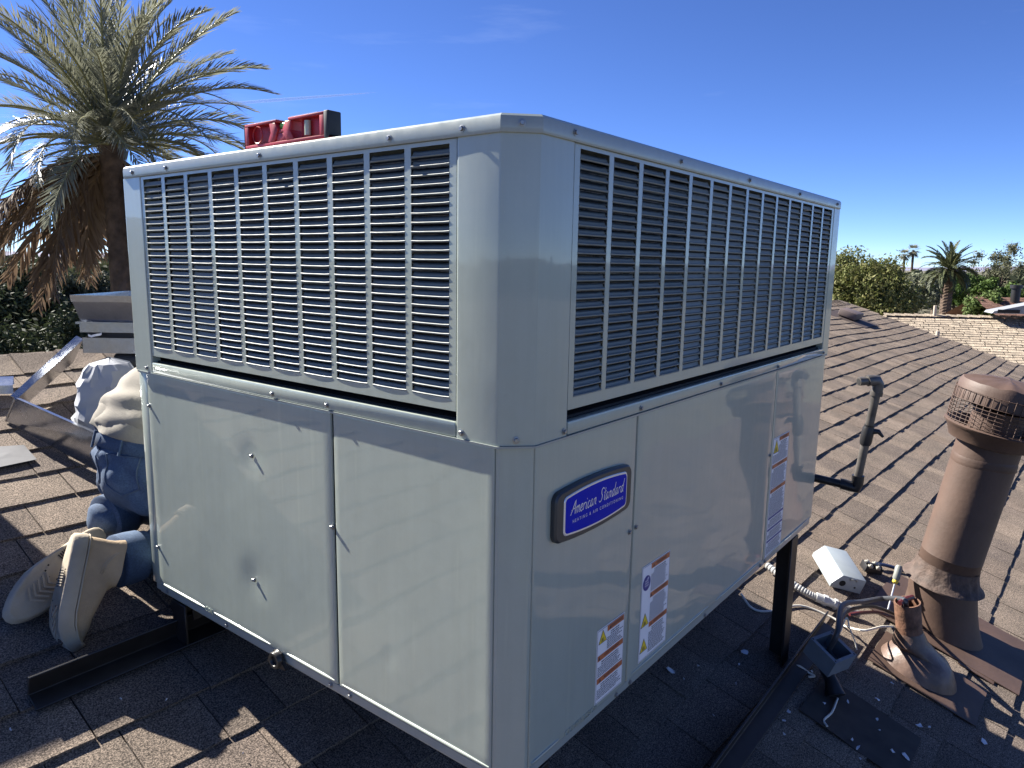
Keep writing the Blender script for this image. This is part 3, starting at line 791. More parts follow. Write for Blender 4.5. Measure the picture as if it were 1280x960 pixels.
# storm collar with sealant
mb = MB(); n = 56; prof = [(R_+.001, .150), (R_+.004, .125), (R_+.012, .10), (R_+.022, .085), (R_+.034, .078), (R_+.036, .074), (R_+.030, .072)]
for i, (r_, z) in enumerate(prof):
    for j in range(n):
        a = 2*math.pi*j/n; w_ = mnoise.noise(Vector((math.cos(a)*5, math.sin(a)*5, i*.7)))*(.007 if i < 4 else .002)
        mb.v.append(FX @ Vector(((r_+w_)*math.cos(a), (r_+w_)*math.sin(a), z+w_*.8)))
for i in range(len(prof)-1):
    for j in range(n): mb.f.append((i*n+j, (i+1)*n+j, (i+1)*n+(j+1)%n, i*n+(j+1)%n)); mb.m.append(0)
build("storm_collar", mb, m_sealant, flue, smooth=True)
# flashing cone and skirt on the roof slope
xb, yb = toroof(FB.x, FB.y-.02)
mb = MB(); n = 40
rings = []
for t in np.linspace(0, 1, 6):
    ring = []
    for j in range(n):
        a = 2*math.pi*j/n
        topv = FX @ Vector(((R_+.012)*math.cos(a), (R_+.012)*math.sin(a), .085))
        botv = RP(xb+.118*math.cos(a), yb+.126*math.sin(a)-.012, .016)
        q = topv.lerp(botv, t); q += (RN*-.018)*math.sin(math.pi*t); ring.append(q)
    rings.append(ring)
for r_ in rings: mb.v += r_
for i in range(5):
    for j in range(n): mb.f.append((i*n+j, (i+1)*n+j, (i+1)*n+(j+1)%n, i*n+(j+1)%n)); mb.m.append(0)
build("flashing_cone", mb, m_brown, flue, smooth=True)
def slope_sheet(name, x0, x1, y0, y1, h, par, mat, seed=0, nx=10, ny=10, t=.003):
    m = MB()
    for k_ in (0, 1):
        for j in range(ny+1):
            for i in range(nx+1):
                x = x0+(x1-x0)*i/nx; y = y0+(y1-y0)*j/ny
                hh = h + .0035*mnoise.noise(Vector((x*9, y*9, seed))) - k_*t
                m.v.append(RP(x+.003*mnoise.noise(Vector((y*30, seed, 1))), y, hh))
    o = (nx+1)*(ny+1); q = nx+1
    for j in range(ny):
        for i in range(nx): a = j*q+i; m.f += [(a, a+1, a+q+1, a+q), (o+a+q, o+a+q+1, o+a+1, o+a)]; m.m += [0, 0]
    for i in range(nx): m.f += [(i+1, i, o+i, o+i+1), (ny*q+i, ny*q+i+1, o+ny*q+i+1, o+ny*q+i)]; m.m += [0, 0]
    for j in range(ny): m.f += [(j*q, (j+1)*q, o+(j+1)*q, o+j*q), ((j+1)*q+nx, j*q+nx, o+j*q+nx, o+(j+1)*q+nx)]; m.m += [0, 0]
    return build(name, m, mat, par, smooth=True)
slope_sheet("flashing_sheet", xb-.19, xb+.24, yb-.27, yb+.22, .0145, flue, m_brown, 3)
# cap: cone deck, screen, lid
mb = MB(); mb.lathe([(R_+.004, FL+.004), (R_+.03, FL+.012), (.150, FL+.055), (.158, FL+.06), (.160, FL+.066), (.150, FL+.072), (R_+.02, FL+.045)], 48, M=FX); build("cap_base", mb, m_brown, flue, smooth=True)
mb = MB(); n = 56
prof = [(.146, FL+.150), (.150, FL+.153), (.148, FL+.205), (.140, FL+.222), (.105, FL+.232), (.05, FL+.238), (.0, FL+.240)]
for i, (r_, z) in enumerate(prof):
    for j in range(n):
        a = 2*math.pi*j/n; fold = (.006*max(0, math.sin(a*4+1))**6 + .003*mnoise.noise(Vector((math.cos(a)*4, math.sin(a)*4, i))))*(0, .25, 1, 1, 1, .5, 0)[i]
        mb.v.append(FX @ Vector((r_*math.cos(a), r_*math.sin(a), z+fold)))
for i in range(len(prof)-1):
    for j in range(n): mb.f.append((i*n+j, i*n+(j+1)%n, (i+1)*n+(j+1)%n, (i+1)*n+j)); mb.m.append(0)
lid = build("cap_lid", mb, m_brown, flue, smooth=True)
mb = MB(); mb.lathe([(.147, FL+.152), (.0, FL+.165)], 48, M=FX); build("lid_underside", mb, m_brown, flue)
mb = MB(); nw = 44
for j in range(nw):
    a = 2*math.pi*j/nw; b0 = FX @ Vector((.153*math.cos(a), .153*math.sin(a), FL+.062)); b1 = FX @ Vector((.153*math.cos(a), .153*math.sin(a), FL+.192)); mb.tube([b0, b1], .0013, 4)
for z in (.075, .088, .101, .114, .127, .140, .153, .190):
    mb.tube([FX @ Vector((.1545*math.cos(a), .1545*math.sin(a), FL+z+.002*math.sin(3*a))) for a in np.linspace(0, 2*math.pi, 49)], .0012, 4, cap=False)
build("wire_screen", mb, m_brown, flue, smooth=True)
mb = MB(); mb.lathe([(R_-.02, FL+.04), (R_-.02, FL+.13), (R_-.004, FL+.135)], 30, M=FX); build("inner_throat", mb, m_brown, flue, smooth=True)

# ------------------------------------------------------------------ roof jack with wires
JB = onroof(1141, 838); jx, jy = toroof(JB.x, JB.y)
jack = thing("pipe_jack", "short rusty brown pipe stub rising from a domed roof flashing", "roof jack", JB)
JT = aty(1134, 752, JB.y+.035); 
JX, JL = axis_frame(JB-Vector((0,0,.02)), JT)
mb = MB(); mb.lathe([(.036, JL), (.040, JL), (.040, .02), (.040, 0)], 24, M=JX); mb.lathe([(.036, JL), (.035, JL-.09), (.0, JL-.09)], 24, M=JX)
build("pipe", mb, simple("rusty_pipe", (.15, .075, .045), .75, nscale=40, var=.5, bmp=.5, bscale=90), jack, smooth=True)
mb = MB(); n = 40; rr = [(.041, JL*.62), (.050, JL*.52), (.054, JL*.47)]
rings = [[JX @ Vector(((r_+.004*mnoise.noise(Vector((math.cos(2*math.pi*j/n)*4, math.sin(2*math.pi*j/n)*4, r_*90))))*math.cos(2*math.pi*j/n), r_*math.sin(2*math.pi*j/n), z)) for j in range(n)] for r_, z in rr]
for t in (.0, .3, .6, .85, 1.0):
    h = (.070*(1-t**2)+.010)
    rings.append([RP(jx+(.058+.040*t)*math.cos(2*math.pi*j/n)+.006, jy+(.060+.058*t)*math.sin(2*math.pi*j/n)-.010*t, h + .003*mnoise.noise(Vector((j*.5, t*5, 2)))) for j in range(n)])
for r_ in rings: mb.v += r_
for i in range(len(rings)-1):
    for j in range(n): mb.f.append((i*n+j, (i+1)*n+j, (i+1)*n+(j+1)%n, i*n+(j+1)%n)); mb.m.append(0)
build("dome_flashing", mb, simple("brown_gloss_sealant", (.12, .078, .060), .42, nscale=25, var=.3, bmp=.5, bscale=40), jack, smooth=True)
slope_sheet("flashing_sheet", jx-.12, jx+.13, jy-.20, jy+.12, .0125, jack, m_brown, 8)
loose = slope_sheet("flashing_patch", jx+.20, jx+.42, jy-.21, jy-.10, .0135, None, m_brown, 5); tag(loose, "flat brown metal patch on the shingles below the flue", "metal patch")

# ------------------------------------------------------------------ gas pipe
G0, G1 = Vector((1.70, -.086, .112)), Vector((1.70, -.122, .452))
gas = thing("gas_pipe", "gas pipe riser with elbow and black fittings beside the unit's far corner", "pipe", G0)
m_pipe = simple("grey_pipe", (.105, .096, .088), .42, .35, nscale=22, var=.45)
m_fit = simple("black_fitting", (.022, .022, .024), .42, .2, nscale=30, var=.4)
mb = MB(); mb.tube([(1.548, .175, .135), (1.62, .165, .132), (1.66, .14, .13), (1.675, .09, .127), G0+Vector((-.006, .03, .002))], .0135, 14); build("feed_pipe", mb, m_fit, gas, smooth=True)
d = (G1-G0).normalized()
mb = MB(); mb.tube([G0+d*.03, G0+d*.155], .0130, 16); mb.tube([G0+d*.155, G1-d*.012], .0130, 16); build("riser", mb, m_pipe, gas, smooth=True)
mb = MB(); mb.tube([G0+Vector((-.010, .045, .004)), G0+Vector((-.008, .038, .004)), G0+Vector((-.004, .012, .0)), G0+Vector((0, 0, -.004)), G0+Vector((0, -.004, .012)), G0+d*.04], [.018, .018, .0175, .0185, .018, .019], 16)
build("elbow", mb, m_fit, gas, smooth=True)
mb = MB(); mb.tube([G0+d*.145, G0+d*.155, G0+d*.195, G0+d*.205], [.016, .0185, .0185, .016], 16); mb.tube([G0+d*.205, G0+d*.212], .0145, 16)
mb.tube([G0+d*.19+Vector((0,0,0)), G0+d*.188+Vector((.006, -.030, .004)), G0+d*.176+Vector((.01, -.045, 0))], [.012, .008, .004], 10); build("shutoff_coupling", mb, m_fit, gas, smooth=True)
T = G1
mb = MB(); mb.tube([T-d*.022, T+d*.004, T+d*.014+Vector((-.004, .006, 0)), T+d*.016+Vector((-.022, .022, 0)), T+d*.014+Vector((-.028, .028, 0))], [.0175, .017, .0178, .017, .018], 16)
mb.tube([T-d*.034, T-d*.020], .019, 16); build("elbow", mb, m_pipe, gas, smooth=True)
mb = MB(); mb.tube([T+d*.014+Vector((-.026, .026, 0)), T+d*.013+Vector((-.048, .048, -.001))], .0135, 14); build("open_nipple", mb, m_pipe, gas, smooth=True)
mb = MB(); e = T+d*.013+Vector((-.0483, .0483, -.001)); a = Vector((-.7, .7, -.02)).normalized(); Mx = axis_frame(e-a*.0, e+a)[0]
mb.lathe([(0, .0004), (.0095, .0004)], 14, M=Mx); build("pipe_opening", mb, m_void, gas)

# ------------------------------------------------------------------ electrical boxes, conduit, wires
m_boxw = simple("white_enamel", (.30, .335, .35), .42, nscale=14, var=.08)
m_boxg = simple("grey_box", (.17, .19, .21), .5, nscale=12, var=.12)
def roofM(P, rot, tilt=0):
    q = Matrix.Rotation(rot, 4, 'Z') @ Matrix.Rotation(tilt, 4, 'X'); Mx = Matrix.Translation(P) @ ROOFM.to_4x4() @ q; return Mx
# white cover: an open-backed pan lying face up
C0 = onroof(1043, 712, .03); cover = thing("disconnect_cover", "white metal disconnect cover lying on the shingles by the far leg", "metal cover", C0)
cx_, cy_ = toroof(C0.x, C0.y)
Mx = roofM(RP(cx_, cy_, .013), rad(-52))
mb = MB(); hw, hl, ht = .062, .105, .062
mb.prism([(-hw, 0), (hw, 0), (hw, ht), (-hw+.03, ht), (-hw, ht-.045)], -hl, hl, M=Mx @ Matrix(((1,0,0,0),(0,0,1,0),(0,1,0,0),(0,0,0,1))))
bpy_o = build("cover_shell", mb, m_boxw, cover, bevel=.003)
for (x_, z_) in ((-.022, .028), (.03, .022)):
    mb = MB(); mb.lathe([(0, .0), (.0125, .0), (.0125, .0004)] if x_ < 0 else [(0, 0), (.004, 0), (.004, .0004)], 18, M=Mx @ Matrix.Translation((x_, -hl-.0004, z_)) @ Matrix.Rotation(rad(90), 4, 'X')); build("knockout", mb, m_void, cover)
mb = MB(); mb.tube([Mx @ Vector((.012+.013*math.cos(a), -hl-.002-.008*math.sin(a)*.6, .05+.010*math.sin(a))) for a in np.linspace(0, math.pi, 9)], .0025, 6); build("latch_loop", mb, m_screw, cover, smooth=True)
# grey junction box, open, at the top of a conduit stub
J0 = aty(1042, 808, -.115); JM = Matrix.Translation(J0) @ Matrix.Rotation(rad(-22), 4, 'Z') @ Matrix.Rotation(rad(22), 4, 'X')
jb = thing("junction_box", "open grey junction box on a conduit stub with thick cables inside", "junction box", J0)
mb = MB(); a_, h_, t_ = .050, .062, .0025
for q in (((-a_, -a_, -h_), (a_, -a_+t_, 0)), ((-a_, a_-t_, -h_), (a_, a_, 0)), ((-a_, -a_+t_, -h_), (-a_+t_, a_-t_, 0)), ((a_-t_, -a_+t_, -h_), (a_, a_-t_, 0)), ((-a_+t_, -a_+t_, -h_), (a_-t_, a_-t_, -h_+t_))): mb.box(*q, M=JM)
for q in (((-a_+t_, -a_+t_, -.002), (-a_+.012, a_-t_, -.0003)), ((a_-.012, -a_+t_, -.002), (a_-t_, a_-t_, -.0003)), ((-a_+.012, -a_+t_, -.002), (a_-.012, -a_+.010, -.0003)), ((-a_+.012, a_-.010, -.002), (a_-.012, a_-t_, -.0003))): mb.box(*q, M=JM)
build("box_shell", mb, m_boxg, jb)
mb = MB(); mb.lathe([(.012, .001), (.017, .003), (.017, 0)], 16, M=JM @ Matrix.Translation((.012, .006, -h_+t_))); build("locknut", mb, m_screw, jb, smooth=True)
for x_, y_ in ((-.044, -.044), (.044, -.044), (.044, .044), (-.044, .044)):
    mb = MB(); mb.lathe([(0, .0005), (.0026, .0005), (.0026, 0)], 8, M=JM @ Matrix.Translation((x_, y_, -.0002))); build("screw_hole", mb, m_void, jb)
st0 = JM @ Vector((-.01, 0, -h_)); gd = RW(st0.x-.055, st0.y-.05, .02)
mb = MB(); mb.tube([st0+Vector((0,0,.004)), st0+Vector((-.004, -.004, -.012)), st0.lerp(gd, .6)+Vector((0,0,.006)), gd], [.022, .020, .019, .030], 14); build("conduit_stub", mb, m_fit, jb, smooth=True)
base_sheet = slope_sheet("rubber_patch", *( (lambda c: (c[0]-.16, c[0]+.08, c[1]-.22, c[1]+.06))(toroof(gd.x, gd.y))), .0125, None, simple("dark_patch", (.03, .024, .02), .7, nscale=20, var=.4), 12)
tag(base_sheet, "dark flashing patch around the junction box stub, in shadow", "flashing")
def smooth3(pts, n=6):
    P = [Vector(p) for p in pts]; P = [P[0]*2-P[1]]+P+[P[-1]*2-P[-2]]; out = []
    for i in range(1, len(P)-2):
        a, b, c, d = P[i-1:i+3]
        for j in range(n):
            t = j/n; out.append(.5*((2*b)+(c-a)*t+(2*a-5*b+4*c-d)*t*t+(3*b-a-3*c+d)*t**3))
    return out+[P[-2]]
def cable(name, label, cat, pts, r, mat, n=8, parent=None, group=None):
    mb = MB(); mb.tube(smooth3(pts), r, n); o = build(name, mb, mat, parent, smooth=True)
    if label: tag(o, label, cat, group)
    return o
m_cab = simple("cable_grey", (.045, .048, .055), .45); m_cabr = simple("cable_red", (.075, .014, .016), .45); m_cabw = simple("cable_white", (.66, .63, .55), .5)
m_copper = simple("copper_wire", (.42, .20, .12), .4, .6)
jin = JM @ Vector((.0, .005, -h_+.008)); jmo = JM @ Vector((-.004, .01, .055)); jt = JT + Vector((0,0,.002))
cable("thick_cable", "thick grey cable arching from the pipe stub into the junction box", "cable", [jin, JM @ Vector((-.002, .006, -.01)), jmo, aty(1053, 757, -.10), aty(1080, 752, -.13), aty(1105, 748, -.16), JT+Vector((-.02, .01, .012)), JT+Vector((.0, 0, -.02))], .0085, m_cab)
cable("black_cable", "black cable drooping between the junction box and the pipe stub", "cable", [JM @ Vector((.008, .012, -.03)), JM @ Vector((.004, .012, .05)), aty(1058, 765, -.11), aty(1090, 758, -.14), aty(1120, 768, -.18), aty(1142, 777, -.20), JT+Vector((.02, -.02, -.05))], .0062, m_fit)
cable("red_cable", "dark red cable drooping beside the black cable", "cable", [aty(1062, 768, -.10), aty(1078, 766, -.13), aty(1098, 766, -.15), aty(1120, 773, -.19), aty(1146, 782, -.215)], .0065, m_cabr)
cable("red_cable", "short red cable end lying in the top of the pipe stub", "cable", [JT+Vector((-.045, .015, .006)), JT+Vector((-.01, .005, .010)), JT+Vector((.03, -.01, .008))], .0085, m_cabr)
# liquid-tight conduit with fittings
cp = [onroof(958, 706, .03), onroof(985, 726, .03), onroof(1010, 742, .026), onroof(1030, 750, .026)]
cond = thing("flexible_conduit", "grey flexible conduit with a white connector lying on the shingles", "conduit", cp[0])
mb = MB(); P = smooth3(cp, 30); rr = [.0135 if (i//2) % 2 else .0120 for i in range(len(P))]; mb.tube(P, rr, 12)
build("hose", mb, simple("conduit_grey", (.34, .34, .33), .5, nscale=20, var=.2), cond, smooth=False)
dd = (P[-1]-P[-4]).normalized(); e = P[-1]
mb = MB(); mb.tube([e-dd*.03, e-dd*.005], .0175, 16); mb.tube([e-dd*.005, e+dd*.012], .0205, 6); mb.tube([e+dd*.012, e+dd*.035], .0165, 16); mb.tube([e+dd*.035, e+dd*.046], .021, 6); build("connector", mb, simple("connector_white", (.52, .52, .50), .4, nscale=10), cond)
mb = MB(); mb.tube([e+dd*.046, e+dd*.085, e+dd*.13+Vector((0,0,-.004))], [.017, .015, .012], 10); build("hose_end", mb, simple("tape_grey", (.30, .28, .26), .6, nscale=40, var=.5), cond, smooth=True)
cable("white_cable", "long white low-voltage cable trailing from under the unit to the pipe stub", "cable", [onroof(926, 742, .03), onroof(940, 760, .012), onroof(960, 764, .010), onroof(1000, 757, .010), onroof(1040, 772, .012), onroof(1055, 782, .02), aty(1080, 788, -.14), aty(1105, 783, -.17), aty(1128, 786, -.20), aty(1146, 794, -.23)], .0038, m_cabw)
cable("white_cable", "white wire loop dangling behind the open junction box", "cable", [onroof(1055, 778, .03), aty(1048, 780, -.09), aty(1050, 790, -.09), aty(1058, 772, -.10), aty(1062, 785, -.11), aty(1068, 800, -.12), onroof(1071, 812, .012)], .0024, m_cabw)
we = aty(1146, 794, -.23)
for i, (dx, dy, lb_) in enumerate(((30, -14, "bare copper wire end bent upward above the pipe flashing"), (28, 0, "longest bare copper wire end pointing at the flue"), (18, 6, "short bare copper wire end curling down"))):
    q = random.Random(i+40); pts = [we]
    for j in range(1, 6): pts.append(aty(1146+dx*j/5+q.uniform(-2, 2), 794+dy*j/5+q.uniform(-3.5, 3.5), -.23-.008*j))
    cable("copper_wire", lb_, "wire", pts, .0013, m_copper, 5)
cable("white_wire", "short stripped white wire end hanging over the domed flashing", "wire", [we, aty(1143, 799, -.235), aty(1146, 806, -.236), aty(1148, 811, -.235)], .0026, m_cabw)
# terminal block and screwdriver
tp = onroof(1086, 716, .0); tx, ty = toroof(tp.x, tp.y); Mx = roofM(RP(tx, ty, .013), rad(-50))
tb = thing("terminal_block", "small dark terminal block with pale lugs beside the white cover", "terminal block", tp)
mb = MB(); mb.box((-.034, -.024, 0), (.034, .024, .020), M=Mx); mb.box((-.034, -.006, .020), (.034, .006, .034), M=Mx); mb.box((-.037, -.024, 0), (-.034, .024, .030), M=Mx); mb.box((.034, -.024, 0), (.037, .024, .030), M=Mx)
build("block_body", mb, m_fit, tb, bevel=.0015)
for x_ in (-.018, .016):
    for y_ in (-.016, .016):
        mb = MB(); mb.box((x_-.009, y_-.007, .020), (x_+.009, y_+.007, .031), M=Mx); mb.lathe([(.005, .031), (.005, .036), (0, .036)], 8, M=Mx @ Matrix.Translation((x_, y_, 0))); build("lug", mb, simple("lug", (.42, .40, .34), .4, .4), tb, bevel=.001)
sd = thing("screwdriver", "screwdriver with a grey and yellow handle propped near the flue base", "screwdriver", aty(1115, 728, -.13))
hp, tp2 = aty(1122, 716, -.165), aty(1110, 762, -.155)
dv = (tp2-hp).normalized(); Mx = axis_frame(hp-dv*.03, tp2)[0]
mb = MB(); mb.lathe([(0, 0), (.010, .002), (.0135, .012), (.0125, .035), (.0135, .05), (.010, .058)], 14, M=Mx); build("handle", mb, simple("handle_grey", (.20, .21, .19), .45), sd, smooth=True)
mb = MB(); mb.lathe([(.0102, .0575), (.0108, .066), (.006, .072), (.0032, .073)], 14, M=Mx); build("collar", mb, simple("handle_yellow", (.62, .48, .06), .4), sd, smooth=True)
mb = MB(); mb.tube([hp+dv*.042, tp2], .0032, 8); build("shaft", mb, m_chrome, sd, smooth=True)
lp = onroof(1107, 712, .0); lx_, ly_ = toroof(lp.x, lp.y)
cable("cut_cable", "short black cut cable with a blue end near the screwdriver", "cable", [RP(lx_-.05, ly_+.04, .022), RP(lx_, ly_, .02), RP(lx_+.05, ly_-.07, .018)], .0075, simple("cable_blue", (.03, .04, .09), .4))

# debris scraps on the roof
m_scrap = simple("paper_scrap", (.55, .56, .60), .7)
scr_px = [(929, 814, 10), (922, 829, 3), (871, 831, 3), (853, 847, 3), (918, 853, 4), (890, 893, 3), (978, 900, 5), (972, 881, 3), (984, 888, 6), (978, 916, 5), (837, 837, 12), (921, 942, 3), (1113, 853, 4), (1058, 876, 4), (1063, 924, 5), (1070, 933, 8), (1130, 945, 12), (1114, 938, 5), (1094, 898, 4), (1095, 873, 7), (1147, 906, 9), (1228, 926, 11), (1112, 937, 4), (1160, 907, 4), (1097, 912, 3), (1073, 947, 3), (1028, 878, 4), (1012, 838, 4), (1085, 962, 5), (150, 872, 4), (12, 910, 5), (207, 873, 3), (302, 940, 2)]
words = {929: "largest pale paper scrap in the shade left of the far leg", 1130: "crumpled white paper scrap near the bottom right in the shade", 1228: "long pale plastic sliver in the shade at the far right"}
for i, (u, v, s) in enumerate(scr_px):
    P = onroof(u, v, .014); x_, y_ = toroof(P.x, P.y); D = (P-CAM).dot(fw); sz = s/FPX*D*.62; q = random.Random(i)
    mb = MB(); n = 7; a0 = q.uniform(0, 3.14); el = q.uniform(.3, .8)
    top_ = []; bot_ = []
    for j in range(n):
        a = 2*math.pi*j/n; r_ = sz*q.uniform(.55, 1.1); px, py = r_*math.cos(a), r_*math.sin(a)*el
        px, py = px*math.cos(a0)-py*math.sin(a0), px*math.sin(a0)+py*math.cos(a0); h = .013+q.uniform(.0, .006)
        top_.append(RP(x_+px, y_+py, h)); bot_.append(RP(x_+px, y_+py, h-.0012))
    mb.add(top_+bot_, [tuple(range(n)), tuple(range(2*n-1, n-1, -1))]+[(j, n+j, n+(j+1)%n, (j+1)%n) for j in range(n)])
    o = build("scrap", mb, m_scrap)
    if u in words: tag(o, words[u], "scrap", "scraps strewn over the shingles")
    elif u < 400: tag(o, "tiny pale scrap on the shingles below the left side of the unit", "scrap", "scraps left of the unit")
    elif u < 925: tag(o, "tiny pale scrap in the shade under the unit's right side", "scrap", "scraps under the unit's right side")
    else: tag(o, "tiny pale scrap in the shade around the junction box stub", "scrap", "scraps around the junction box")
cable("wire_scrap", "bent white cable offcut on the shingles below the junction box", "wire", [onroof(994, 832, .014), onroof(1000, 833, .02), onroof(1010, 840, .016), onroof(1018, 845, .015), onroof(1011, 846, .015)], .0035, m_cabw)
cable("wire_scrap", "thin white sliver beside the dark flashing patch", "wire", [onroof(1047, 873, .016), onroof(1040, 890, .016), onroof(1030, 900, .015), onroof(1034, 908, .016)], .0032, m_cabw)

# ridge vent box
vp = onroof(1062, 391); vx, vy = toroof(vp.x, vp.y)
rv = thing("roof_vent", "low reddish-brown box vent near the far end of the ridge", "roof vent", vp)
Mx = roofM(RP(vx, vy, .0), 0)
mb = MB(); mb.box((-.17, -.11, .03), (.17, .12, .115), M=Mx); build("hood", mb, simple("vent_brown", (.12, .09, .08), .6, nscale=10), rv, bevel=.010)
mb = MB(); mb.box((-.14, -.09, -.02), (.14, .10, .03), M=Mx); build("throat", mb, m_void, rv)
mb = MB(); mb.box((-.32, -.30, .010), (.32, .26, .014), M=Mx); build("flange", mb, simple("vent_flange", (.05, .035, .03), .7), rv)

# ------------------------------------------------------------------ sheet metal ductwork
def sheet(mb, P, t, mi=0):
    """thin solid panel through four corners"""
    P = [Vector(p) for p in P]; n = (P[1]-P[0]).cross(P[3]-P[0]).normalized()*t
    Q = [p-n for p in P]
    mb.add(P+Q, [(0,1,2,3),(7,6,5,4),(1,0,4,5),(2,1,5,6),(3,2,6,7),(0,3,7,4)], mi)
duct = thing("duct_section", "galvanized L-shaped sheet metal duct half lying tilted behind the kneeling person", "duct", RW(.05, 2.15))
Cb = onroof(8, 527, .012); Ab = onroof(127, 592, .012)
Ct = aty(20, 499, Cb.y-.055); Bt = aty(104, 424, Cb.y+.22); At = aty(133, 549, Ab.y-.065); Bb = Bt + (Cb-Ct)*1.15
mb = MB(); sheet(mb, [Cb, Ab, At, Ct], .0015); build("front_panel", mb, m_galv, duct)
mb = MB(); sheet(mb, [Bb, Cb+Vector((.002,.003,0)), Ct+Vector((.002,.003,0)), Bt], .0015); build("side_panel", mb, m_galv, duct)
mb = MB(); dn = (Ct-Cb).normalized()
inw = ((Bt-Ct).cross(dn)).normalized(); inw = inw if inw.dot(Ab-Cb) > 0 else -inw
sheet(mb, [Ct+Vector((.003,.003,.001)), Bt+Vector((0,0,.001)), Bt-inw*.026+Vector((0,0,.001)), Ct-inw*.020+Vector((.003,.003,.001))], .0015); build("side_flange", mb, m_galv, duct)
mb = MB(); iw2 = ((At-Ct).cross(dn)).normalized(); iw2 = iw2 if iw2.dot(Bt-Ct) > 0 else -iw2
sheet(mb, [Ct+Vector((0,0,.003)), At+Vector((0,0,.003)), At+iw2*.012+Vector((0,0,.003)), Ct+iw2*.012+Vector((0,0,.003))], .0015); build("front_flange", mb, m_galv, duct)
mb = MB(); mb.tube([Cb+(Cb-Ab).normalized()*.004, Ct+(Ct-At).normalized()*.004], .0035, 6); build("corner_seam", mb, m_galv, duct)
# flared plenum
plen = thing("duct_plenum", "stacked galvanized duct transition with flared open top beside the palm", "duct", RW(.5, 2.2))
HX = Vector((rt.x, rt.y, 0)).normalized(); HY = Vector((-HX.y, HX.x, 0)); HO = aty(104, 441, 2.25)
HM = Matrix((HX, HY, Vector((0,0,1)))).transposed().to_4x4(); HM.translation = HO
sc = (HO-CAM).dot(fw)/FPX                              # metres per pixel there
def ring_box(m, x0, x1, y0, y1, z0, z1, t=.0015, fl=0):
    """open rectangular duct; fl = outward flare of the upper edge"""
    A = [(x0,y0),(x1,y0),(x1,y1),(x0,y1)]; B = [(x0-fl,y0-fl),(x1+fl,y0-fl),(x1+fl,y1+fl),(x0-fl,y1+fl)]
    for i in range(4):
        j = (i+1) % 4
        sheet(m, [HM @ Vector((*A[i], z0)), HM @ Vector((*A[j], z0)), HM @ Vector((*B[j], z1)), HM @ Vector((*B[i], z1))], t)
Wd, Dp = .62, .36
mb = MB(); ring_box(mb, 0, Wd, 0, Dp, 0, 19*sc); build("lower_collar", mb, m_galv, plen)
mb = MB(); ring_box(mb, .012, Wd-.012, .012, Dp-.012, 19*sc, 27*sc); build("shaded_gap_ring", mb, simple("gap_shade", (.03, .032, .036), .5, .6), plen)  # dark colour of this recessed ring stands for the shadow in the gap
mb = MB(); ring_box(mb, -.004, Wd+.004, -.004, Dp+.004, 26*sc, 37*sc); build("middle_band", mb, m_galv, plen)
mb = MB(); ring_box(mb, -.012, Wd+.012, -.014, Dp+.012, 37*sc, 39*sc); mb.box((-.012, -.014, 36.4*sc), (Wd+.012, Dp+.012, 36.9*sc), M=HM); build("flange", mb, m_galv, plen)
mb = MB(); ring_box(mb, 0, Wd, 0, Dp, 39*sc, 65*sc, fl=.016); build("flared_hood", mb, m_galv, plen)
mb = MB(); ring_box(mb, -.018, Wd+.018, -.019, Dp+.018, 64*sc, 72*sc, fl=.002); build("top_rim", mb, m_galv, plen)
mb = MB(); sheet(mb, [HM @ Vector(v) for v in ((.01, .012, 40*sc), (Wd-.01, .012, 40*sc), (Wd-.01, Dp-.012, 40*sc), (.01, Dp-.012, 40*sc))], .001); build("inner_floor", mb, simple("duct_liner", (.02, .02, .022), .9), plen)
mb = MB(); gz = RW(*(HM @ Vector((.4, .15, 0))).xy).z-HO.z-.05; ring_box(mb, .24, Wd-.02, .04, Dp-.03, gz, -.001); build("riser_duct", mb, m_galv, plen)
mb = MB(); mb.tube([HM @ Vector((a, .03, -.030)) for a in (.105, .13, .20, .225)], [.026, .030, .030, .026], 16); build("dark_roll", mb, m_rubber, plen, smooth=True)  # dark loose roll, attached here beneath the plenum
# torn tape scrap in the gap
mb = MB(); q = random.Random(3)
vs = [HM @ Vector((.03+.010*i+q.uniform(-.003, .003), -.006-q.uniform(0, .006), 19.5*sc+q.uniform(0, .013))) for i in range(6)]
vs2 = [v+Vector((0,0,.008)) for v in vs]; mb.add(vs+vs2, [(i, i+1, 7+i, 6+i) for i in range(5)]); build("torn_tape", mb, m_white, plen)
# flat sheet and channel at the left edge
fs_ = MB(); P = [onroof(-60, 562, .02), onroof(-40, 592, .018), onroof(46, 574, .018), onroof(30, 556, .022)]; sheet(fs_, P, .0012)
tag(build("metal_sheet", fs_, simple("dull_sheet", (.11, .11, .115), .6, nscale=12, var=.3)), "flat galvanized sheet lying on the shingles at the left edge", "metal sheet")
ch_ = MB(); Pa, Pb = onroof(-150, 500, .02), onroof(17, 492, .03); hgt = Vector((0,0,.030)); bkv = Vector((.03,.08,.02))
sheet(ch_, [Pa, Pb, Pb+hgt, Pa+hgt], .0015); sheet(ch_, [Pa+hgt, Pb+hgt, Pb+hgt+bkv, Pa+hgt+bkv], .0015); sheet(ch_, [Pa+bkv, Pb+bkv, Pb+bkv+hgt*.95, Pa+bkv+hgt*.95], .0015)
tag(build("duct_channel", ch_, m_galv), "galvanized duct channel reaching in from the left edge", "duct")
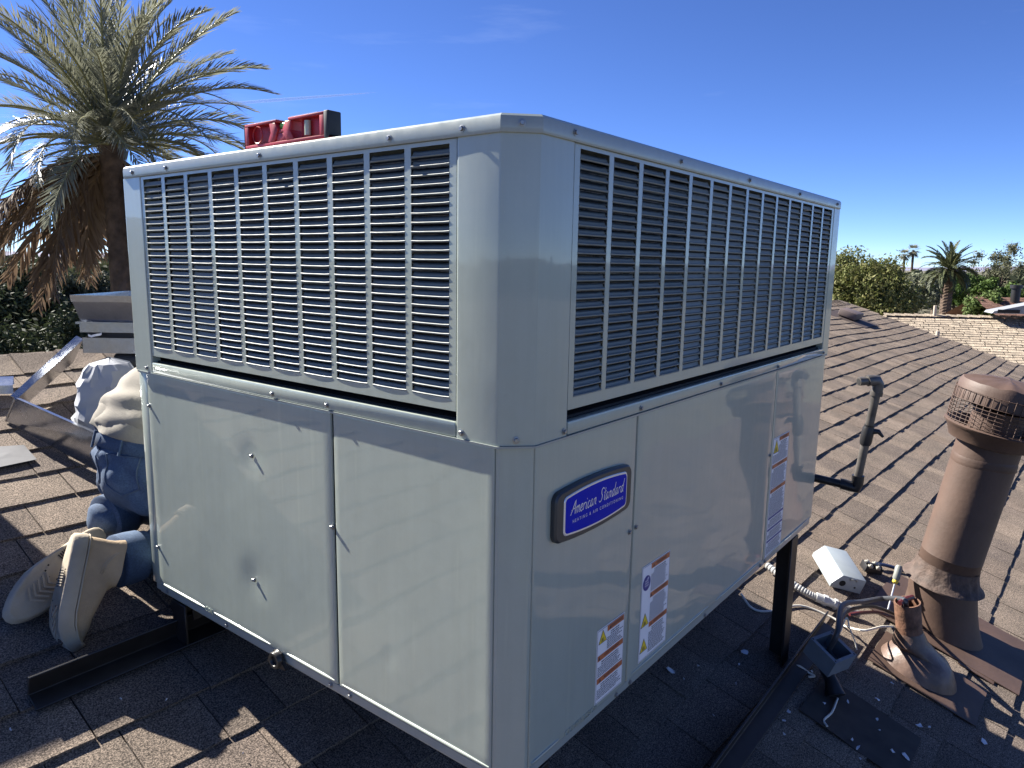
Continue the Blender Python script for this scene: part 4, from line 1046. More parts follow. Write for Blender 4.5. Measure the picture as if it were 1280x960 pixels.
# box added out of view past the left edge to shade the shingles
bx0 = thing("shadow_caster_box", "unseen galvanized box added past the left edge to shade the roof", "duct", RW(-.45, 2.45))
for nm_, x0_, x1_, y0_, y1_ in (("front_panel", -.66, -.24, 2.30, 2.302), ("back_panel", -.66, -.24, 2.62, 2.622), ("side_panel", -.66, -.658, 2.303, 2.619), ("side_panel", -.242, -.24, 2.303, 2.619)):
    mb = MB(); mb.box((x0_, y0_, RW(x0_, y0_).z-.0), (x1_, y1_, .965)); build(nm_, mb, m_galv, bx0)
mb = MB(); mb.box((-.66, 2.303, .93), (-.24, 2.619, .932)); build("end_cap", mb, m_galv, bx0)
# white insulation bundle
ins_c = aty(141, 512, 1.95); cxr, cyr = toroof(ins_c.x, ins_c.y)
mb = MB(); nu, nv = 26, 15; bz = RP(cxr, cyr, .01).z; topz = aty(128, 447, 1.95).z
for j in range(nv+1):
    t = j/nv
    for i in range(nu):
        a = 2*math.pi*i/nu; prof = (1-(max(0, t-.45)/.55)**2.6)**.5 if t > .45 else 1.0+.25*(.45-t)
        prof *= 1+.10*mnoise.noise(Vector((math.cos(a)*1.3, math.sin(a)*1.3, t*2.2)))+.035*math.sin(a*5+t*6)+.05*abs(mnoise.noise(Vector((math.cos(a)*4, math.sin(a)*4, t*5))))
        x = ins_c.x + .112*prof*math.cos(a)*1.0; y = ins_c.y + .11*prof*math.sin(a)
        jx_ = random.Random(j*31+i); jt = .0075 if 0 < j < nv else .003
        mb.v.append((x+jx_.uniform(-jt, jt), y+jx_.uniform(-jt, jt), bz-.03+(topz-bz+.03)*t+jx_.uniform(-jt, jt)*.8))
for j in range(nv):
    for i in range(nu): mb.f.append((j*nu+i, j*nu+(i+1)%nu, (j+1)*nu+(i+1)%nu, (j+1)*nu+i)); mb.m.append(0)
tag(build("plastic_sheet", mb, simple("white_wrap", (.34, .355, .385), .75, nscale=7, var=.08, bmp=.5, bscale=14), smooth=True, autosm=24), "crumpled white plastic sheet bunched up behind the kneeling person", "plastic sheet")

# ------------------------------------------------------------------ kneeling person
m_shirt = simple("shirt_cotton", (.235, .213, .175), .9, nscale=12, var=.08, bmp=.25, bscale=300)
def denim():
    m, nt, b = new_mat("denim"); n = noise_node(nt, 7, 5, .6); n2 = noise_node(nt, 260, 2)
    r = ramp(nt, n.outputs[0], [(.3, (.020, .040, .082)), (.55, (.045, .080, .145)), (.72, (.11, .16, .235))])
    r2 = ramp(nt, n2.outputs[0], [(.3, (.75,)*3), (.7, (1.2,)*3)]); mm = mixc(nt, 1.0, r.outputs[0], r2.outputs[0], 'MULTIPLY')
    nt.links.new(mm.outputs[0], b.inputs["Base Color"]); b.inputs["Roughness"].default_value = .9; bump(nt, b, n2.outputs[0], .3, .001); return m
m_denim = denim(); m_skin = simple("skin", (.36, .22, .15), .55, nscale=20, var=.08); m_hair = simple("hair", (.02, .015, .012), .6)
m_suede = simple("boot_suede", (.37, .275, .175), .92, nscale=18, var=.16, bmp=.3, bscale=160)
m_sole = simple("boot_sole", (.36, .305, .225), .85, nscale=9, var=.22, bmp=.4, bscale=60)
person = thing("person", "person in beige shirt and blue jeans kneeling with back to camera, tan boots showing", "person", RW(.15, 1.36))
PV = dict(pel=(.135,1.375,.265), waist=(.160,1.375,.375), chest=(.350,1.375,.505), neck=(.500,1.375,.570), head=(.610,1.375,.590),
 hipR=(.135,1.290,.245), kneeR=(.435,1.235,.045), ankR=(-.035,1.212,.068), hipL=(.135,1.460,.250), kneeL=(.440,1.520,.135), ankL=(.035,1.430,.108),
 shR=(.450,1.215,.510), elR=(.560,1.195,.310), wrR=(.740,1.235,.200), shL=(.450,1.540,.515), elL=(.560,1.565,.330), wrL=(.740,1.490,.230))
PV = {k_: Vector(v) for k_, v in PV.items()}
BONES = [('pel','waist',.150,.142,.86,'j'), ('waist','chest',.150,.165,.88,'s'), ('chest','neck',.160,.065,.8,'s'), ('neck','head',.058,.060,1,'k'),
 ('hipR','kneeR',.108,.068,1,'j'), ('kneeR','ankR',.068,.056,1,'j'), ('hipL','kneeL',.108,.068,1,'j'), ('kneeL','ankL',.068,.054,1,'j'),
 ('shR','elR',.062,.045,1,'s'), ('elR','wrR',.044,.030,1,'k'), ('shL','elL',.062,.045,1,'s'), ('elL','wrL',.044,.030,1,'k')]
def capsule(mb, a, b, ra, rb, wide=1.0, flat=1.0, n=20):
    """tapered capsule; wide along world y"""
    z = (b-a).normalized(); y = Vector((0,1,0)); y = (y-z*y.dot(z)).normalized(); x = y.cross(z); L_ = (b-a).length; vs = []; prof = []
    for i in range(6): t = i/6*math.pi/2; prof.append((-ra*math.cos(t), ra*math.sin(t)))
    for i in range(7): t = i/6; prof.append((L_*t, ra+(rb-ra)*t))
    for i in range(1, 7): t = i/6*math.pi/2; prof.append((L_+rb*math.sin(t), rb*math.cos(t)))
    for h, r_ in prof:
        r_ = max(r_, .0005)
        for j in range(n):
            g = 2*math.pi*j/n; vs.append(a + z*h + x*(r_*flat*math.cos(g)) + y*(r_*wide*math.sin(g)))
    k_ = len(prof); fs = [(i*n+j, i*n+(j+1)%n, (i+1)*n+(j+1)%n, (i+1)*n+j) for i in range(k_-1) for j in range(n)]
    fs += [tuple(range(n))[::-1], tuple((k_-1)*n+j for j in range(n))]
    mb.add(vs, fs)
def fuse(name, mb, vox, smooth_it, mats, parent):
    me = mb.mesh(name); o = bpy.data.objects.new(name, me); COL.objects.link(o)
    md = o.modifiers.new("r", 'REMESH'); md.mode = 'VOXEL'; md.voxel_size = vox; md.use_smooth_shade = True
    ms = o.modifiers.new("s", 'SMOOTH'); ms.factor = .5; ms.iterations = smooth_it
    dg = bpy.context.evaluated_depsgraph_get(); m2 = bpy.data.meshes.new_from_object(o.evaluated_get(dg)); bpy.data.objects.remove(o)
    m2.name = name; m2.materials.clear()
    for m in mats: m2.materials.append(m)
    m2.polygons.foreach_set("use_smooth", [True]*len(m2.polygons))
    return link(name, m2, parent)
mb = MB()
for a, b, ra, rb, fl, k_ in BONES:
    wide = 1.18 if a in ('pel', 'waist') else (1.05 if a == 'chest' else 1.0)
    capsule(mb, PV[a], PV[b], ra, rb, wide, fl)
capsule(mb, PV['shR'], PV['shL'], .07, .07)
for s_ in ('R', 'L'):                                   # buttocks
    capsule(mb, PV['hip'+s_]+Vector((.0, .0, .02)), PV['hip'+s_]+Vector((-.006, 0, -.035)), .104, .098)
    w_, e_ = PV['wr'+s_], PV['el'+s_]; dv = (w_-e_).normalized(); sd_ = Vector((0, 1, 0)) if s_ == 'R' else Vector((0, -1, 0))
    pal = w_+dv*.075; capsule(mb, w_, pal, .030, .036, 1.1, .6)
    for fi, (off, ln) in enumerate(((-.030, .060), (-.010, .072), (.011, .068), (.030, .052))):
        b0 = pal+sd_*off*-1; b1 = b0+dv*ln*.5+Vector((0,0,-.008)); b2 = b1+dv*ln*.4+Vector((0,0,-.022)); capsule(mb, b0, b1, .0095, .009, n=10); capsule(mb, b1, b2, .009, .0075, n=10)
    t0 = w_+dv*.025+sd_*.03; t1 = t0+sd_*.03+dv*.03; capsule(mb, t0, t1, .012, .010, n=10); capsule(mb, t1, t1+dv*.03, .010, .008, n=10)
h0 = PV['head']; capsule(mb, h0+Vector((.02, 0, .02)), h0+Vector((.06, 0, .055)), .085, .088, .9, 1)      # skull
capsule(mb, h0+Vector((.085, 0, -.025)), h0+Vector((.10, 0, .02)), .055, .06, .9, 1)                      # jaw and face
capsule(mb, h0+Vector((.155, 0, .0)), h0+Vector((.150, 0, .022)), .014, .011, n=10)                       # nose
for s_ in (-1, 1): capsule(mb, h0+Vector((.045, s_*.082, .01)), h0+Vector((.04, s_*.086, .045)), .014, .018, .6, 1, n=10)
body = fuse("body", mb, .0125, 4, [m_shirt, m_denim, m_skin], person)
me = body.data
hemN = Vector((.30, 0, 1)).normalized()
def segd(p, a, b):
    ab = b-a; t = max(0, min(1, (p-a).dot(ab)/ab.dot(ab))); return (p-(a+ab*t)).length
mi = []
for pg in me.polygons:
    c = pg.center; best = min(BONES, key=lambda B: segd(c, PV[B[0]], PV[B[1]])-.5*(B[2]+B[3]))
    if best[5] == 'k': k_ = 2
    elif best[0] in ('sh'+'R', 'shL'): k_ = 0
    elif best[0] in ('pel', 'waist', 'chest'): k_ = 0 if (c-PV['waist']).dot(hemN) > -.042 else 1
    else: k_ = 1 if best[5] == 'j' else 0
    if (c-h0).length < .2 and (c-PV['neck']).dot((h0-PV['neck']).normalized()) > .015: k_ = 2
    mi.append(k_)
me.polygons.foreach_set("material_index", mi)
# cloth folds
nrm = [v.normal.copy() for v in me.vertices]
for v, nn_ in zip(me.vertices, nrm):
    p = v.co; dn_ = 0
    if p.x < .62 and (p-h0).length > .2:
        s1 = (p-PV['waist']).dot(hemN)
        if s1 > -.042: dn_ = .011*math.sin(s1*85 + 2.6*mnoise.noise(p*6.0) + p.y*26) * (.4+.6*abs(mnoise.noise(p*5+Vector((3,1,0))))) + .007*mnoise.noise(p*14)
        else: dn_ = .009*math.sin((p.x*1.5+p.z*.8)*75+4*mnoise.noise(p*8)) * (.25+abs(mnoise.noise(p*6))) + .006*mnoise.noise(p*17)
    v.co = p + nn_*dn_
me.update()
# shirt hem: loose lower edge over the waistband
hm = MB(); n = 64; bw = PV['waist']-hemN*.045; ax = Vector((0,1,0)); bx_ = ax.cross(hemN).normalized()
for i, (h, g) in enumerate(((.085, -.012), (.050, .008), (.020, .017), (-.008, .021), (-.012, .017))):
    for j in range(n):
        a = 2*math.pi*j/n; w_ = .006*math.sin(7*a+i)+.007*mnoise.noise(Vector((math.cos(a)*3, math.sin(a)*3, i*.5)))
        hm.v.append(bw + hemN*(h+.006*math.sin(3*a)) + bx_*((.142*.85+g+w_)*math.cos(a)) + ax*((.150*1.16+g+w_)*math.sin(a)))
for i in range(4):
    for j in range(n): hm.f.append((i*n+j, i*n+(j+1)%n, (i+1)*n+(j+1)%n, (i+1)*n+j)); hm.m.append(0)
build("shirt_hem", hm, m_shirt, person, smooth=True, autosm=180)
hb_ = MB(); capsule(hb_, h0+Vector((.008, 0, .035)), h0+Vector((.05, 0, .072)), .088, .088, .93, 1); build("hair", hb_, m_hair, person, smooth=True, autosm=180)
for s_ in (-1, 1):
    e_ = MB(); c_ = h0+Vector((.148, s_*.030, .042)); e_.lathe([(0, .008), (.006, .006), (.009, 0), (.006, -.006), (0, -.008)], 10, M=Matrix.Translation(c_)); build("eye", e_, m_white, person, smooth=True)
mo = MB(); mo.tube([h0+Vector((.146, -.022, -.035)), h0+Vector((.153, 0, -.037)), h0+Vector((.146, .022, -.035))], .004, 6); build("mouth", mo, simple("lips", (.25, .11, .09), .5), person, smooth=True)
# waistband, belt loops, pocket seams
wb_ = MB()
for i, (h, g) in enumerate(((-.012, .004), (-.05, .008), (-.052, .000))):
    for j in range(n):
        a = 2*math.pi*j/n; wb_.v.append(bw + hemN*h + bx_*((.142*.85+g)*math.cos(a)) + ax*((.150*1.16+g)*math.sin(a)))
for i in range(2):
    for j in range(n): wb_.f.append((i*n+j, i*n+(j+1)%n, (i+1)*n+(j+1)%n, (i+1)*n+j)); wb_.m.append(0)
build("waistband", wb_, m_denim, person, smooth=True, autosm=180)
for a in (math.pi*.93, math.pi*1.15, math.pi*.7):
    lp_ = MB()
    c0 = bw + hemN*-.008 + bx_*((.142*.85+.016)*math.cos(a)) + ax*((.150*1.16+.016)*math.sin(a)); lp_.tube([c0-hemN*.004, c0-hemN*.05-bx_*0], .0035, 6)
    build("belt_loop", lp_, m_denim, person)
# jeans cuffs
for s_, t_ in (('R', .86), ('L', .84)):
    a_, b_ = PV['knee'+s_], PV['ank'+s_]; c_ = MB(); d_ = (b_-a_).normalized(); q = b_ + d_*.012
    rr = [.064, .066, .0655, .060]; c_.tube([q-d_*.06, q-d_*.03, q-d_*.004, q+d_*.0], rr, 24); o = build("jeans_cuff", c_, m_denim, person, smooth=True)
for yy_ in (1.300, 1.455):
    pk = MB(); pts = []
    for a_, b_ in ((-.05, .045), (.05, .045), (.052, -.035), (0, -.06), (-.052, -.035), (-.05, .045)): pts.append((a_, b_))
    for (a0, b0), (a1, b1) in zip(pts, pts[1:]):
        seg_ = []
        for t in np.linspace(0, 1, 6):
            yq, zq = yy_+a0+(a1-a0)*t, .262+b0+(b1-b0)*t
            hit_, loc_, nr_, ix_ = body.ray_cast(Vector((-.5, yq, zq)), Vector((1, 0, 0)))
            if hit_: seg_.append(loc_+nr_*.0012)
        if len(seg_) > 2: pk.tube(seg_, .0022, 5)
    if pk.v: build("pocket_seam", pk, simple("seam_thread", (.055, .085, .14), .9), person, smooth=True)
# boots -------------------------------------------------------------------------
def boot(name, label, heel, toe, upv, flex=0.0, bs=1.0):
    Lb = .315; X = (toe-heel).normalized(); Z = (upv-X*upv.dot(X)).normalized(); Y = Z.cross(X)
    Mx = Matrix((X, Y, Z)).transposed().to_4x4(); Mx.translation = heel
    class _M:
        def __matmul__(s_, v):
            v = Vector(v); x0 = Lb*.60
            if flex and v.x > x0:
                Rb_ = (Lb-x0)/flex; th_ = (v.x-x0)/Rb_; v = Vector((x0+(Rb_-v.z)*math.sin(th_), v.y, Rb_-(Rb_-v.z)*math.cos(th_)))
            return Mx0 @ (v*bs)
    Mx0 = Mx; Mx = _M()
    root = link(name, None, person); root['label'] = label
    def outline(g=0.0, k=28):
        pts = []
        for i in range(k):
            a = 2*math.pi*i/k; c, s = math.cos(a), math.sin(a)
            x = .5+.5*math.copysign(abs(c)**.8, c); wd_ = .040+.013*math.sin(math.pi*min(1, max(0, (x-.28)/.72)))**1.0 - .004*math.exp(-((x-.4)/.14)**2)
            pts.append((x*Lb*(1+g*2)-g*Lb, math.copysign(abs(s)**.75, s)*(wd_+g*.3)))
        return pts
    k = 28; sm = MB()
    for g, z in ((-.012, -.030), (.004, -.026), (.010, -.004), (.010, .006), (-.008, .009)):
        for x, y in outline(g): 
            zz = z + (.020*max(0, (x/Lb-.72)/.28)**2 if z < 0 else .012*max(0, (x/Lb-.72)/.28)**2)
            sm.v.append(Mx @ Vector((x, y, zz)))
    for i in range(4):
        for j in range(k): sm.f.append((i*k+j, i*k+(j+1)%k, (i+1)*k+(j+1)%k, (i+1)*k+j)); sm.m.append(0)
    sm.f.append(tuple(range(k))[::-1]); sm.m.append(0); sm.f.append(tuple(4*k+j for j in range(k))); sm.m.append(0)
    so_ = build("boot_sole", sm, m_sole, root, smooth=True, autosm=50)
    tr = MB(); tm = MB()
    for i in range(5):                                    # chevron treads at the ball, bars in the waist
        x = Lb*(.66+.045*i)
        for sg in (-1, 1): tr.prism([(x, 0), (x+.006, 0), (x-.012, sg*.024), (x-.018, sg*.024)][::sg], -.0322+.020*max(0, (x/Lb-.72)/.28)**2, -.029, M=Mx)
    for i in range(7): x = Lb*(.30+.022*i); tr.box((x, -.018, -.0325), (x+.003, .012, -.029), M=Mx)
    struct(build("sole_tread", tr, m_sole, so_), "stuff")
    dm = MB()
    for i in range(7): x = Lb*(.30+.022*i); dm.box((x+.0032, .012, -.0308), (x+.006, .034, -.0299), M=Mx)
    for x, y in ((.60, -.01), (.63, .008), (.61, .025), (.56, .03)): dm.box((x*Lb, y, -.0308), (x*Lb+.004, y+.004, -.0299), M=Mx)
    struct(build("tread_grooves", dm, m_void, so_), "stuff")
    # upper: lofted sections from sole line to collar
    um = MB(); secs = []
    for z, x0, x1, wf in ((.004, .006, .305, 1.0), (.022, .004, .302, 1.0), (.045, .006, .278, .94), (.064, .008, .225, .88), (.080, .008, .150, .84), (.090, .006, .140, .84), (.098, .004, .134, .86), (.105, .003, .134, .88)):
        ring = []
        for j in range(k):
            a = 2*math.pi*j/k; c, s = math.cos(a), math.sin(a); xx = (x0+x1)/2+(x1-x0)/2*math.copysign(abs(c)**.85, c)
            t = xx/Lb; wd_ = (.038+.011*math.sin(math.pi*min(1, max(0, (t-.28)/.72))))*wf
            ring.append(Mx @ (Vector((xx, math.copysign(abs(s)**.8, s)*wd_, z)) + Vector((0, 0, .004*mnoise.noise(Vector((xx*40, s*2, z*30)))))))
        secs.append(ring)
    for r_ in secs: um.v += r_
    for i in range(len(secs)-1):
        for j in range(k): um.f.append((i*k+j, i*k+(j+1)%k, (i+1)*k+(j+1)%k, (i+1)*k+j)); um.m.append(0)
    um.f.append(tuple((len(secs)-1)*k+j for j in range(k))); um.m.append(0)
    u_ = build("boot_upper", um, m_suede, root, smooth=True, autosm=70)
    ps = MB(); ps.tube([Mx @ Vector((x, y*1.01, .011)) for x, y in outline(.004)+outline(.004)[:1]], .0022, 5, cap=False); build("welt", ps, m_sole, u_, smooth=True)
    for zz in (.05, .056):
        ss = MB(); ss.tube([Mx @ Vector((.09-.06*abs(t), .0395*(1 if t < 2 else 1), zz+.03*(t*t))) for t in np.linspace(-1, 1, 9)], .0010, 4); build("stitching", ss, m_sole, u_)
        ss = MB(); ss.tube([Mx @ Vector((.10-.06*abs(t), -.0405, zz+.03*(t*t))) for t in np.linspace(-1, 1, 9)], .0010, 4); build("stitching", ss, m_sole, u_)
    return root
hA = aty(106, 668, 1.205); tA = onroof(112, 800, .03)
tA = hA + (aty(74, 800, 1.150)-hA).normalized()*.315
boot("boot", "right boot standing on its toe, sole toward camera", hA, tA, Vector((1.0, -.16, -.22)), .85, .86)
hB = aty(122, 668, 1.375); tB = hB + (aty(14, 772, 1.235)-hB).normalized()*.33
boot("boot", "left boot turned out, whole grey sole facing camera", hB, tB, Vector((.42, 1.0, -.25)), .15, .95)

# ------------------------------------------------------------------ vegetation
def leaf_mat(name, cols, trans=.25, rough=.7):
    m, nt, b = new_mat(name); g = nt.nodes.new("ShaderNodeNewGeometry")
    r = ramp(nt, g.outputs["Random Per Island"], [(i/(len(cols)-1), c) for i, c in enumerate(cols)])
    nt.links.new(r.outputs[0], b.inputs["Base Color"]); b.inputs["Roughness"].default_value = rough; b.inputs["Specular IOR Level"].default_value = .22
    tl = nt.nodes.new("ShaderNodeBsdfTranslucent"); nt.links.new(r.outputs[0], tl.inputs[0]); mx_ = nt.nodes.new("ShaderNodeMixShader"); mx_.inputs[0].default_value = trans
    out = nt.nodes["Material Output"]; nt.links.new(b.outputs[0], mx_.inputs[1]); nt.links.new(tl.outputs[0], mx_.inputs[2]); nt.links.new(mx_.outputs[0], out.inputs[0]); return m
m_bark = simple("bark", (.12, .09, .065), .95, nscale=6, var=.4, bmp=.8, bscale=14)
m_palm = leaf_mat("palm_leaf", [(.15, .158, .112), (.20, .208, .152), (.27, .272, .205), (.17, .178, .128)], .34, .38)
m_palm_far = leaf_mat("palm_leaf_far", [(.05, .062, .03), (.075, .088, .042), (.10, .11, .055)], .2, .5)
m_dead = leaf_mat("dead_palm_leaf", [(.17, .115, .075), (.23, .165, .11), (.12, .08, .052)], .2, .7)
m_rachis = simple("palm_rachis", (.20, .19, .075), .5, nscale=5)
def frond_mesh(name, L_, bend, seed, dead=False, pairs=80, leafl=.46, wid=.024):
    """frond in the xz plane from the origin along +x, curving down by bend radians"""
    q = random.Random(seed); m = MB(); pts = []; p = Vector((0,0,0)); K = 24
    for i in range(K+1):
        t = i/K; a = -bend*(t**(.55 if dead else 1.5)); d = Vector((math.cos(a), 0, math.sin(a)))
        pts.append(p.copy()); p = p + d*(L_/K)
    m.tube(pts, [.030*(1-.88*i/K)+.003 for i in range(K+1)], 5, mi=0)
    for i in range(pairs):
        t = .10+.90*(i+.5)/pairs; f = t*K; j = min(K-1, int(f)); P = pts[j].lerp(pts[j+1], f-j); T = (pts[j+1]-pts[j]).normalized(); U = Vector((0,1,0)).cross(T)*-1
        ll = leafl*(.55+.75*math.sin(math.pi*min(1, t*.9+.1))**.7)*(1 if t < .85 else .8)
        for sg in (-1, 1):
            if dead and q.random() < .25: continue
            fa = rad(q.uniform(34, 52)) - t*.35; upa = q.uniform(.12, .62) if not dead else q.uniform(-.9, .1)
            d = (T*math.cos(fa) + Vector((0, sg, 0))*math.sin(fa)*math.cos(upa) + U*math.sin(fa)*math.sin(upa)).normalized()
            l = ll*q.uniform(.8, 1.1); tip = P + d*l + Vector((0,0,-.10*l*(1.5 if dead else .8))); mid = P + d*l*.5
            w = d.cross(U).normalized()*wid*.5 + U*wid*.15
            m.add([P-w*.5, P+w*.5, mid+w, mid-w, tip], [(0,1,2,3),(3,2,4)], 1)
    return m.mesh(name, [m_rachis if not dead else m_dead, m_dead if dead else (m_palm_far if wid > .06 else m_palm)])
FR = [frond_mesh("frond", 3.5, b_, i) for i, b_ in enumerate((.55, .95, 1.35, 1.75))]
FD = [frond_mesh("dead_frond", 3.3, b_, 20+i, True, 74, .46, .05) for i, b_ in enumerate((1.05, 1.3))]
FW = [frond_mesh("frond", 3.5, b_, 40+i, False, 44, .55, .085) for i, b_ in enumerate((.7, 1.1, 1.5, 1.9))]
def palm(label, base, top_, r_tr, nfr, ndead, scale, seed, group=None, bias=None, spread=(84, -28), deadset=None, FR=FR):
    t = thing("palm_tree", label, "palm tree", base, group); q = random.Random(seed)
    tm = MB(); n = 20; Hh = (top_-base).length; rows = max(16, int(Hh/.13))
    for i in range(rows+1):
        f = i/rows; c = base.lerp(top_, f)
        for j in range(n):
            a = 2*math.pi*j/n; bump_ = .09*((i+j//2) % 2)*(1 if j % 2 else .35); rr = r_tr*(1.0+.22*max(0, f-.82)/.18+bump_)
            tm.v.append(c+Vector((rr*math.cos(a), rr*math.sin(a), .05*(j % 2))))
    for i in range(rows):
        for j in range(n): tm.f.append((i*n+j, i*n+(j+1)%n, (i+1)*n+(j+1)%n, (i+1)*n+j)); tm.m.append(0)
    tr = build("trunk", tm, simple("palm_trunk", (.10, .068, .047), .95, nscale=5, var=.45, bmp=.8, bscale=10), t)
    for i in range(nfr):
        f = (i+.5)/nfr; az = i*2.39996+q.uniform(-.2, .2); el = rad(spread[0]+(spread[1]-spread[0])*f**.85+q.uniform(-6, 6))
        vi = min(3, int(f*3.2+q.uniform(-.3, .8))); vi = max(0, vi)
        o = link("frond", FR[vi], t); s_ = scale*q.uniform(.86, 1.08)
        R3 = Matrix.Rotation(az, 4, 'Z') @ Matrix.Rotation(-el, 4, 'Y') @ Matrix.Rotation(q.uniform(-.5, .5), 4, 'X')
        o.matrix_basis = Matrix.Translation(top_+Vector((0,0,.12*scale*(1-f)))) @ R3 @ Matrix.Scale(s_, 4)
    for i in range(ndead):
        az, el = (q.uniform(0, 6.28), rad(q.uniform(-55, -28))) if not deadset else deadset[i]
        o = link("dead_frond", FD[i % 2], t); R3 = Matrix.Rotation(az, 4, 'Z') @ Matrix.Rotation(-el, 4, 'Y') @ Matrix.Rotation(q.uniform(-.6, .6), 4, 'X')
        o.matrix_basis = Matrix.Translation(top_+Vector((0,0,-.2*scale))) @ R3 @ Matrix.Scale(scale*q.uniform(.95, 1.2), 4)
    return t
PD = 16.5
pt = atd(139, 182, PD); pb = Vector((pt.x, pt.y, GZ))
left_dir = math.atan2(-rt.y, -rt.x)
q = random.Random(77)
dead = [(left_dir+q.uniform(-.9, .9), rad(q.uniform(-30, 12))) for i in range(20)] + [(left_dir+math.pi+q.uniform(-.8, .8), rad(q.uniform(-40, -20))) for i in range(5)]
palm("tall date palm with brown hanging dead fronds behind the ducts", pb, pt, .215, 80, 25, 1.08, 4, deadset=dead, spread=(86, -2))
P2 = atd(1187, 337, 62); palm("date palm with stout trunk beyond the tan roof", Vector((P2.x, P2.y, GZ)), P2, .42, 58, 0, .74, 9, spread=(80, -28), FR=FW)
# fan palms far away
def fan_palm(label, u, v, D, r_, seed):
    P = atd(u, v, D); t = thing("fan_palm", label, "palm tree", (P.x, P.y, GZ), "distant fan palms"); q = random.Random(seed)
    m = MB(); m.tube([(P.x, P.y, GZ), (P.x+.1, P.y, (GZ+P.z)/2), P], [.32, .26, .22], 8); build("trunk", m, m_bark, t, smooth=True)
    c = MB()
    for i in range(70):
        a = q.uniform(0, 6.28); e = q.uniform(-1.0, 1.3); d = Vector((math.cos(a)*math.cos(e), math.sin(a)*math.cos(e), math.sin(e))); s_ = d.cross(Vector((0,0,1))).normalized()
        b0 = P+d*r_*.35; 
        for k_ in range(-3, 4): 
            tip = P+(d+s_*k_*.14).normalized()*r_*q.uniform(.8, 1.0)+Vector((0,0,-.15*r_)); c.add([b0-s_*.04*r_, b0+s_*.04*r_, tip], [(0,1,2)])
    build("crown", c, m_palm, t)
fan_palm("left of two tiny fan palms on the horizon", 1131, 318, 150, 1.7, 1); fan_palm("right, slightly taller of two tiny fan palms on the horizon", 1142, 313, 150, 1.9, 2)

def tree(label, u, vtop, D, rx_px, mat, leaf=.10, n=9000, clumps=46, seed=1, cat="tree", name="tree", zbot=None, sparse=1.0, trunkr=.16, shape=1.0, jag=.18):
    q = random.Random(seed); s_ = D/FPX; P = atd(u, vtop, D); topz = P.z; rx = rx_px*s_; zb = zbot if zbot is not None else GZ+1.0
    c0 = Vector((P.x, P.y, (topz+zb)/2)); rz = (topz-zb)/2
    t = thing(name, label, cat, (P.x, P.y, GZ))
    cl = []
    for i in range(clumps):
        while True:
            d = Vector((q.uniform(-1, 1), q.uniform(-1, 1), q.uniform(-1, 1)))
            if d.length <= 1: break
        d *= .55+.33/max(d.length, .35)*min(1, d.length)
        cl.append((c0+Vector((d.x*rx*.98, d.y*rx*.98, d.z*rz*.98)), min(rx, rz)*q.uniform(.20, .36)*sparse))
    tm = MB(); tm.tube([(P.x, P.y, GZ), (P.x+.05, P.y, GZ+(c0.z-GZ)*.5), c0], [trunkr*1.3, trunkr, trunkr*.6], 8)
    for c, r_ in cl[::4]: tm.tube([Vector((P.x, P.y, GZ+(c0.z-GZ)*q.uniform(.45, .8))), c0.lerp(c, .5)+Vector((0,0,-.1)), c], [trunkr*.4, trunkr*.25, trunkr*.1], 5)
    build("trunk", tm, m_bark, t, smooth=True)
    N_ = n; rs = np.random.RandomState(seed); ci = rs.randint(0, len(cl), N_); C_ = np.array([c for c, _ in cl])[ci]; R2 = np.array([r_ for _, r_ in cl])[ci]
    d = rs.normal(size=(N_, 3)); d /= np.linalg.norm(d, axis=1)[:, None]; rr = R2*(rs.rand(N_)**.45)*(1+jag*rs.normal(size=N_))
    pos = C_+d*rr[:, None]; nn_ = d+rs.normal(size=(N_, 3))*.7; nn_ /= np.linalg.norm(nn_, axis=1)[:, None]
    tv = np.cross(nn_, rs.normal(size=(N_, 3))); tv /= np.linalg.norm(tv, axis=1)[:, None]; bv = np.cross(nn_, tv); sz = leaf*(.6+.8*rs.rand(N_))[:, None]
    V = np.stack([pos-tv*sz, pos-bv*sz*.42, pos+tv*sz, pos+bv*sz*.42], 1).reshape(-1, 3)
    me = bpy.data.meshes.new("crown"); me.vertices.add(N_*4); me.vertices.foreach_set("co", V.ravel()); me.loops.add(N_*4); me.loops.foreach_set("vertex_index", np.arange(N_*4))
    me.polygons.add(N_); me.polygons.foreach_set("loop_start", np.arange(N_)*4); me.polygons.foreach_set("loop_total", np.full(N_, 4)); me.materials.append(mat); me.update(calc_edges=True)
    link("crown", me, t); return t
m_lolive = leaf_mat("yellow_green_leaf", [(.085, .105, .028), (.14, .155, .045), (.22, .21, .085), (.06, .08, .02)])
m_lsilver = leaf_mat("silver_leaf", [(.16, .17, .11), (.24, .245, .17), (.11, .125, .075)])
m_lgreen = leaf_mat("green_leaf", [(.055, .10, .02), (.09, .14, .03), (.035, .07, .015)])
m_leuc = leaf_mat("eucalyptus_leaf", [(.10, .105, .06), (.15, .15, .09), (.06, .075, .04)])
m_ldark = leaf_mat("dark_leaf", [(.022, .034, .015), (.038, .052, .022), (.06, .072, .035), (.018, .026, .012)], .15)
m_lgrey = leaf_mat("grey_green_leaf", [(.055, .062, .036), (.085, .09, .055), (.04, .048, .028)], .12)
m_lbright = leaf_mat("bright_leaf", [(.085, .13, .035), (.12, .16, .05), (.06, .10, .025)])
tree("large yellow-green tree at the right end of the unit", 1084, 305, 30, 70, m_lolive, .075, 60000, 130, 3, zbot=-3.6)
tree("silvery grey tree right of the yellow-green tree", 1150, 343, 72, 28, m_lsilver, .15, 9000, 40, 4)
tree("green tree left behind the date palm trunk", 1170, 352, 76, 26, m_lgreen, .15, 8000, 36, 5)
